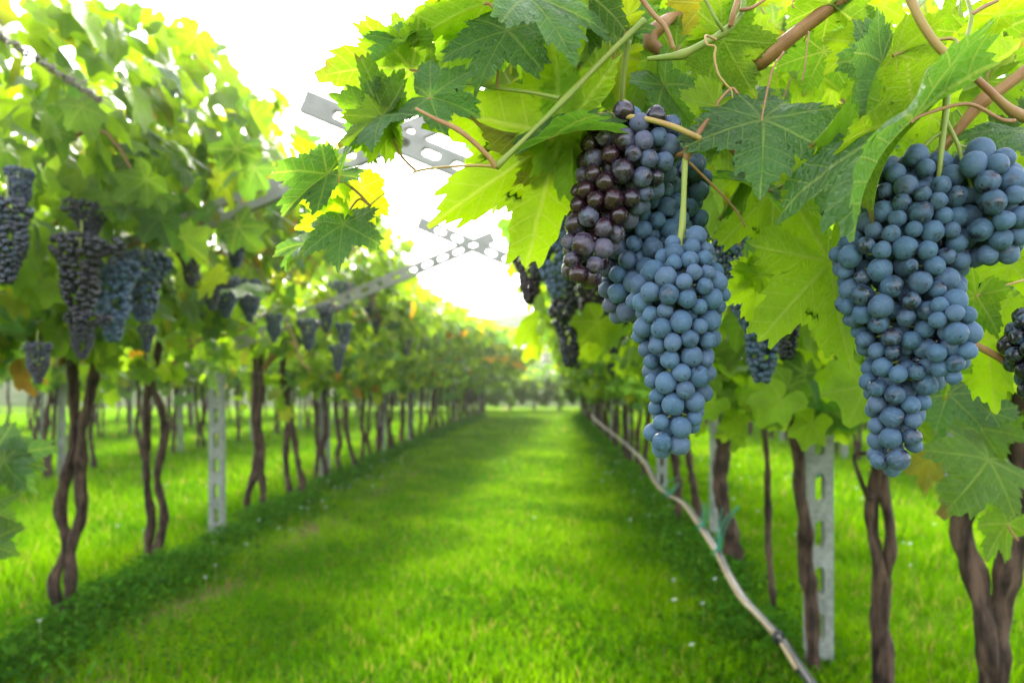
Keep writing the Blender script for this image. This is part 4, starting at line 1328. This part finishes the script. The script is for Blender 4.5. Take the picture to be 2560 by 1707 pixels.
def hero_bunch(label, lobes, bloom, purple, stem, seed, cap=100, stem_r=5, group=None, raisin=None):
    """lobes: list of (rows, depth, berry px radius); bloom / purple: functions of (x_px, y_px)"""
    g = np.random.default_rng(seed)
    A, rr, ax = [], [], []
    for k, (rows, d, rp) in enumerate(lobes):
        a, r, x = pack(rows, d, rp, seed + k)
        if len(A):
            B = np.concatenate(A)
            RB = np.concatenate(rr)
            keep = np.array([np.min(np.linalg.norm(B - q, axis=1) / (RB + s)) > .72 for q, s in zip(a, r)])
            a, r, x = a[keep], r[keep], x[keep]
        A.append(a)
        rr.append(r)
        ax.append(x)
    A, rr, ax = np.concatenate(A), np.concatenate(rr), np.concatenate(ax)
    # how much of each berry faces the camera side: those at the front first
    dc = np.linalg.norm(A - [0, 0, EYE], axis=1)
    dirs = (A - [0, 0, EYE]) / dc[:, None]
    hidden = np.array([np.sum((np.arccos(np.clip(dirs @ dirs[i], -1, 1)) < rr[i] / dc[i] * 1.1) & (dc < dc[i] - rr[i] * .8)) for i in range(len(A))])
    order = np.lexsort((dc, hidden))
    top = np.array([A[:, 0].mean(), A[:, 1].mean(), A[:, 2].max()])
    root = thing('grape_bunch', label, 'grapes', tuple(top), 0, group)
    rest = MB()
    for n, i in enumerate(order):
        out = A[i] - ax[i]
        out = out / (np.linalg.norm(out) + 1e-6) + np.array([0, 0, -.45]) + g.normal(0, .22, 3)
        zax = -out / np.linalg.norm(out)
        q = Vector(zax).to_track_quat('Z', 'Y') @ Matrix.Rotation(g.uniform(0, 6.28), 3, 'Z').to_quaternion()
        s = rr[i] / .0084
        W = Matrix.LocRotScale(Vector(A[i]), q, Vector((s, s, s)))
        px, py = CX + A[i][0] / A[i][1] * F, HY - (A[i][2] - EYE) / A[i][1] * F
        if n < cap:
            me = BERRY[int(g.integers(5))]
            if raisin is not None and abs(px - raisin[0]) < 24 and abs(py - raisin[1]) < 24:
                me, raisin = RAISIN, None
            o = link('grape', me, root, W)
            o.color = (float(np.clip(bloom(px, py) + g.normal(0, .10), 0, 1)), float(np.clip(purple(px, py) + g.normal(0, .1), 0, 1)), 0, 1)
        else:
            b = BERRY[0]
            V = np.array([W @ v.co for v in b.vertices])
            rest.add(V, np.array([p.vertices[:] for p in b.polygons]))
    if rest.n:
        o = world_part('inner_grapes', rest, M['grape'], root)
        o.color = (.6, .1, 0, 1)
        kind(o, 'stuff')
    mb = MB()
    for pts, r in stem:
        w = [P(*p) for p in pts]
        tube(mb, w, np.asarray(r, float) * pts[0][2] / F, 9, 7, 0, .05, seed, knots=((.55, .12),))
    # short stalks from the axis to each berry
    for i in order[:cap]:
        tube(mb, [ax[i], (ax[i] * .35 + A[i] * .65)], [.0011, .0009], 5, 1)
    world_part('stem', mb, M['stemg'], root)
    return root


D_ROWS = [(578, 1672, 1745), (600, 1668, 1770), (640, 1646, 1786), (690, 1594, 1810), (740, 1566, 1822), (780, 1590, 1802), (840, 1584, 1796), (890, 1604, 1784), (940, 1612, 1788), (1000, 1626, 1770), (1050, 1618, 1752), (1100, 1610, 1736), (1138, 1648, 1690)]
E_ROWS = [(388, 2205, 2330), (450, 2184, 2400), (520, 2161, 2440), (580, 2120, 2430), (640, 2079, 2420), (700, 2108, 2400), (760, 2100, 2390), (810, 2132, 2360), (850, 2144, 2350), (900, 2168, 2350), (950, 2157, 2350), (990, 2167, 2323), (1040, 2170, 2304), (1090, 2176, 2304), (1140, 2170, 2288), (1187, 2199, 2240)]
E_SH = [(366, 2460, 2515), (405, 2360, 2520), (450, 2352, 2545), (520, 2350, 2578), (580, 2380, 2572), (630, 2420, 2545), (662, 2440, 2510)]
E_LOW = [(735, 2330, 2410), (780, 2296, 2430), (830, 2296, 2440), (880, 2308, 2436), (930, 2340, 2402), (962, 2348, 2395)]
A_ROWS = [(288, 1462, 1700), (350, 1452, 1708), (420, 1440, 1700), (500, 1426, 1640), (560, 1412, 1580), (620, 1404, 1548), (680, 1404, 1512), (712, 1425, 1492)]
B_ROWS = [(430, 1570, 1690), (520, 1556, 1722), (600, 1520, 1722), (660, 1500, 1702), (720, 1496, 1680), (770, 1508, 1640), (802, 1545, 1600)]
C_ROWS = [(385, 1690, 1750), (430, 1655, 1780), (520, 1650, 1768), (600, 1670, 1772), (660, 1690, 1772), (710, 1700, 1770)]
one = lambda v: (lambda x, y: v)
hero_bunch('long dusty-blue grape bunch hanging in front on a bare green stem', [(D_ROWS, .60, 24)], one(.80), one(.05),
           [([(1713, 398, .60), (1711, 440, .60), (1709, 500, .60), (1706, 560, .60), (1698, 640, .60), (1700, 800, .60), (1690, 1000, .60), (1672, 1110, .60)], [8, 7.5, 7, 8.5, 7, 4, 3, 2])], 21)
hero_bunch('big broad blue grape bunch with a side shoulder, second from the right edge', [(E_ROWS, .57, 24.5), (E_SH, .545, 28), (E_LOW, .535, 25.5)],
           lambda x, y: .66 - max(0, (470 - y)) / 320 - (.12 if (2150 < x < 2360 and y < 520) else 0), one(.03),  # bloom lowered overall to put this bunch's shade into its colour; top berries barer
           [([(2400, 162, .555), (2372, 192, .55), (2364, 280, .55), (2354, 365, .55), (2348, 430, .55), (2335, 520, .56), (2290, 700, .57), (2245, 900, .57), (2220, 1130, .57)], [12, 11, 8, 7.5, 6.5, 6, 5, 4, 2]),
            ([(2366, 304, .55), (2382, 335, .55), (2397, 368, .548), (2408, 410, .545), (2440, 500, .545)], [6, 5.5, 5, 5, 4]),
            ([(2398, 364, .548), (2424, 372, .546), (2436, 384, .545), (2440, 405, .545)], [4, 4, 3.5, 3]), ([(2428, 373, .546), (2445, 370, .545), (2462, 372, .545)], [3, 3, 3.5]),
            ([(2356, 330, .55), (2330, 348, .552), (2300, 380, .555), (2290, 410, .56)], [5, 4.5, 4, 4])], 41, raisin=(2302, 668))
hero_bunch('purple-black glossy grape bunch behind the curled leaf, leftmost of the near bunches', [(A_ROWS, .63, 25)],
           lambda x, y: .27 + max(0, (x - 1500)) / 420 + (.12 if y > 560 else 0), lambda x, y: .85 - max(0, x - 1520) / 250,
           [([(1560, 250, .63), (1565, 300, .63), (1550, 420, .63), (1500, 560, .63), (1460, 690, .63)], [6, 5, 4, 3, 2])], 61)
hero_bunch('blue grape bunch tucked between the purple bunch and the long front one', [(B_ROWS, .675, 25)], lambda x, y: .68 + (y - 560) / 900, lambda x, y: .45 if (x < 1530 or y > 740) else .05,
           [([(1640, 380, .675), (1640, 450, .675), (1610, 600, .675), (1580, 780, .675)], [6, 5, 4, 2])], 81)
hero_bunch('dark teal grape bunch in shade behind the bare green stem', [(C_ROWS, .70, 26.5)], one(.60), one(.05),
           [([(1700, 360, .70), (1715, 420, .70), (1720, 560, .70), (1735, 700, .70)], [6, 5, 4, 2])], 101)
hero_bunch('dark shaded grape bunch cut off by the right edge of the view', [([(770, 2560, 2660), (810, 2530, 2680), (860, 2512, 2690), (900, 2520, 2680), (945, 2545, 2660), (1010, 2560, 2640)], .66, 23)], one(.34), one(.05),
           [([(2600, 730, .66), (2600, 800, .66), (2600, 1000, .66)], [5, 4, 2])], 121, cap=60)


def small_bunch(seed, n=185, wing=True):
    """a whole bunch, top at the origin, 0.21 m long, for the ones out of focus"""
    g = np.random.default_rng(seed)
    pts = []
    tries = 0
    while len(pts) < n and tries < 14000:
        tries += 1
        z = -g.uniform(.01, .235)
        f = (-z - .01) / .225
        w = .064 * min(1, f * 6 + .35) ** .6 * (1 - f) ** .85 * (1 - .22 * math.sin(f * 9 + seed)) + .012
        if wing and f < .3 and g.random() < .35:
            c = .05
        else:
            c = 0
        a = g.uniform(0, 6.28)
        p = np.array([c + w * math.cos(a), w * .85 * math.sin(a), z])
        if pts and np.min(np.linalg.norm(np.array(pts) - p, axis=1)) < .0118:
            continue
        pts.append(p)
    b = bmesh.new()
    bmesh.ops.create_icosphere(b, subdivisions=2, radius=1.0)
    V = np.array([v.co[:] for v in b.verts])
    Fc = np.array([[v.index for v in f.verts] for f in b.faces])
    b.free()
    mb = MB()
    for p in pts:
        mb.add(p + V * .0098 * g.uniform(.88, 1.1), Fc)
    st = MB()
    tube(st, [[0, 0, .06], [.004, .002, .02], [0, 0, -.04], [.002, 0, -.15]], [.003, .0028, .0025, .0015], 6, 4)
    return mb.mesh('berries', M['grape']), st.mesh('stem', M['stemg'])


SB = [small_bunch(700 + i, wing=(i % 2 == 0)) for i in range(4)]
gb = np.random.default_rng(55)


GL, GR_ = 'blurred bunches along the left row', 'blurred bunches along the right row'


def far_bunch(px, py, d, label, group, s=1.0, bloom=.6, purple=.15):
    """px, py: middle of the bunch"""
    if group == GL:                                   # they hang on the lane side of the left row
        d2 = (1.58 if d < 6 else 1.72) * F / (CX - px)
        s, d = s * (1.42 if d < 6 else 1.25) * d2 / d * .95, d2
    bloom = max(bloom - .10, .1)
    p = P(px, py, d)
    top = p + [0, 0, .105 * s]
    be, st = SB[int(gb.integers(4))]
    t = thing('grape_bunch', label, 'grapes', tuple(top), gb.uniform(0, 6.28), group, scale=s)
    o = link('berries', be, t)
    o.color = (bloom, purple, 0, 1)
    link('stem', st, t)
    return t


GL, GR_ = 'blurred bunches along the left row', 'blurred bunches along the right row'
for (x, y, d, lab, s, bl) in [
    (15, 590, 2.55, 'dark bunch cut by the left edge, high under the leaves', 1.0, .5), (48, 470, 2.6, 'small dark bunch above the one cut by the left edge', .55, .4),
    (95, 900, 4.4, 'narrow dark bunch low at the far left, before thin trunks', .85, .3),
    (222, 560, 3.1, 'dark bunch right under the ruddy forked shoot', .75, .35), (200, 680, 3.3, 'shaded bunch left of the two big pale-blue blurred bunches', 1.3, .35), (205, 830, 3.45, 'almost black bunch low over the twisted twin trunk', .75, .12),
    (282, 735, 3.3, 'left one of the two big pale-blue blurred bunches', 1.25, .62), (358, 705, 3.4, 'right one of the two big pale-blue blurred bunches', 1.12, .66), (368, 840, 4.5, 'round dark bunch at the top of the second twin trunk', .6, .5),
    (590, 610, 4.7, 'purplish bunch highest above the pale slotted post', .9, .5), (478, 660, 4.6, 'dark bunch left above the pale slotted post', .85, .35), (565, 735, 4.8, 'bunch hanging right beside the head of the pale slotted post', .95, .5),
    (625, 745, 5.0, 'bunch right of the pair over the pale slotted post', 1.0, .45), (685, 815, 5.6, 'squat bunch over the first twin vine right of the pale post', .75, .5), (530, 725, 4.9, 'bunch just left of the head of the pale slotted post', .8, .4)]:
    far_bunch(x, y, d, lab, GL, s, bl, .1)
for (x, y, d) in [(815, 790, 7.2), (860, 735, 7.0), (920, 745, 8.0), (860, 835, 7.4), (940, 800, 8.4), (1015, 860, 10), (845, 890, 7.5), (990, 790, 10), (1125, 830, 14), (1180, 850, 15), (770, 830, 6.4), (905, 700, 8)]:
    far_bunch(x, y, d, 'small blurred bunch among the leaves beyond the second left-hand post', GL, 1.1, .5, .2)
for (x, y, d, lab, s, bl, pu) in [
    (1325, 660, 2.3, 'dull brownish bunch at the lane side of the right-hand leaves', 1.0, .3, .7), (1388, 615, 1.75, 'pale lavender bunch just left of the purple-black bunch', .95, .85, .3), (1408, 720, 2.2, 'dark bunch hanging below the pale lavender one', .8, .45, .1),
    (1425, 820, 2.6, 'long dark bunch low on the lane side of the right row', 1.1, .45, .1), (1482, 770, 2.3, 'purplish bunch between two dark ones left of the front bunch', .85, .35, .6), (1535, 800, 2.3, 'dark bunch just left of the long front bunch', .85, .4, .1),
    (1820, 590, 1.0, 'small teal bunch framed by leaves right of the bare green stem', .55, .55, .05), (1905, 825, 1.35, 'blue bunch between the front bunch and the bright drooping leaf', .78, .7, .05), (1965, 800, 1.55, 'dark bunch over the leaning trunk by the grey post', .68, .3, .05),
    (2015, 610, 1.25, 'near-black bunch behind the pinkish cane', .7, .12, .05), (1855, 900, 3.4, 'tiny dark bunch low over the thin young stem', .5, .4, .05), (2470, 730, 1.1, 'dark bunch glimpsed right of the big broad bunch', .5, .3, .05)]:
    far_bunch(x, y, d, lab, GR_, s, bl, pu)
for (x, y, d) in [(1530, 900, 6.0), (1570, 860, 5.0), (1445, 890, 7.0)]:
    far_bunch(x, y, d, 'small blurred bunch low in the bright leaves of the right row', GR_, 1.0, .45, .1)

HAZE = 0.0011
# ------------------------------------------------------------------ hazy air
HB = MB()
X0, X1, Y0, Y1, Z0, Z1 = -90, 90, -14, 126, -1.5, 17.0
HB.add([[X0, Y0, Z0], [X1, Y0, Z0], [X1, Y1, Z0], [X0, Y1, Z0], [X0, Y0, Z1], [X1, Y0, Z1], [X1, Y1, Z1], [X0, Y1, Z1]],
       np.array([[0, 3, 2, 1], [4, 5, 6, 7], [0, 1, 5, 4], [1, 2, 6, 5], [2, 3, 7, 6], [3, 0, 4, 7]]))
hm = bpy.data.materials.new('haze')
hm.use_nodes = True
hm.node_tree.nodes.clear()
pv = hm.node_tree.nodes.new('ShaderNodeVolumePrincipled')
pv.inputs['Color'].default_value = (.96, .95, .93, 1)
pv.inputs['Density'].default_value = HAZE
pv.inputs['Anisotropy'].default_value = .55
hm.node_tree.links.new(pv.outputs[0], hm.node_tree.nodes.new('ShaderNodeOutputMaterial').inputs['Volume'])
kind(link('haze', HB.mesh('haze', hm, False)), 'stuff')

# ------------------------------------------------------------------ light, sky, camera
SUN_EL, SUN_AZ = rad(36), rad(-8)                     # azimuth measured from +y towards +x
w = bpy.data.worlds.new('World')
SC.world = w
w.use_nodes = True
nt = w.node_tree
nt.nodes.clear()
sky = nt.nodes.new('ShaderNodeTexSky')
sky.sky_type = 'NISHITA'
sky.sun_disc = False
sky.sun_elevation = SUN_EL
sky.sun_rotation = SUN_AZ
sky.dust_density = 2.0
sky.air_density = 1.0
sky.ozone_density = 1.0
hs = nt.nodes.new('ShaderNodeHueSaturation')
hs.inputs['Saturation'].default_value = 0.35           # thin bright cloud whitens the sky
nt.links.new(sky.outputs[0], hs.inputs['Color'])
bg = nt.nodes.new('ShaderNodeBackground')
bg.inputs['Strength'].default_value = 0.15
nt.links.new(hs.outputs[0], bg.inputs[0])
wo = nt.nodes.new('ShaderNodeOutputWorld')
nt.links.new(bg.outputs[0], wo.inputs[0])

sl = bpy.data.lights.new('sun', 'SUN')
sl.energy = 1.5
sl.angle = rad(11)
sl.color = (1.0, .93, .80)
so = bpy.data.objects.new('sun', sl)
COL.objects.link(so)
dv = Vector((math.sin(SUN_AZ) * math.cos(SUN_EL), math.cos(SUN_AZ) * math.cos(SUN_EL), math.sin(SUN_EL)))
so.rotation_euler = dv.to_track_quat('Z', 'Y').to_euler()

cam = bpy.data.cameras.new('camera')
cam.lens = 24
cam.sensor_width = 36
cam.shift_x = -80 / 2560
cam.shift_y = 108.5 / 2560
cam.clip_start = .05
cam.clip_end = 2000
cam.dof.use_dof = True
cam.dof.focus_distance = .60
cam.dof.aperture_fstop = 5.2
cam.dof.aperture_blades = 0
co = bpy.data.objects.new('camera', cam)
COL.objects.link(co)
co.location = (0, 0, EYE)
co.rotation_euler = (rad(90), 0, 0)
SC.camera = co

SC.render.engine = 'CYCLES'
SC.cycles.use_denoising = True
SC.cycles.max_bounces = 8
SC.cycles.transparent_max_bounces = 8
SC.cycles.diffuse_bounces = 4
SC.cycles.glossy_bounces = 2
SC.cycles.transmission_bounces = 5
SC.cycles.sample_clamp_indirect = 6.0
SC.view_settings.view_transform = 'Standard'
SC.view_settings.look = 'None'
SC.view_settings.exposure = 2.82
SC.view_settings.gamma = 1.0
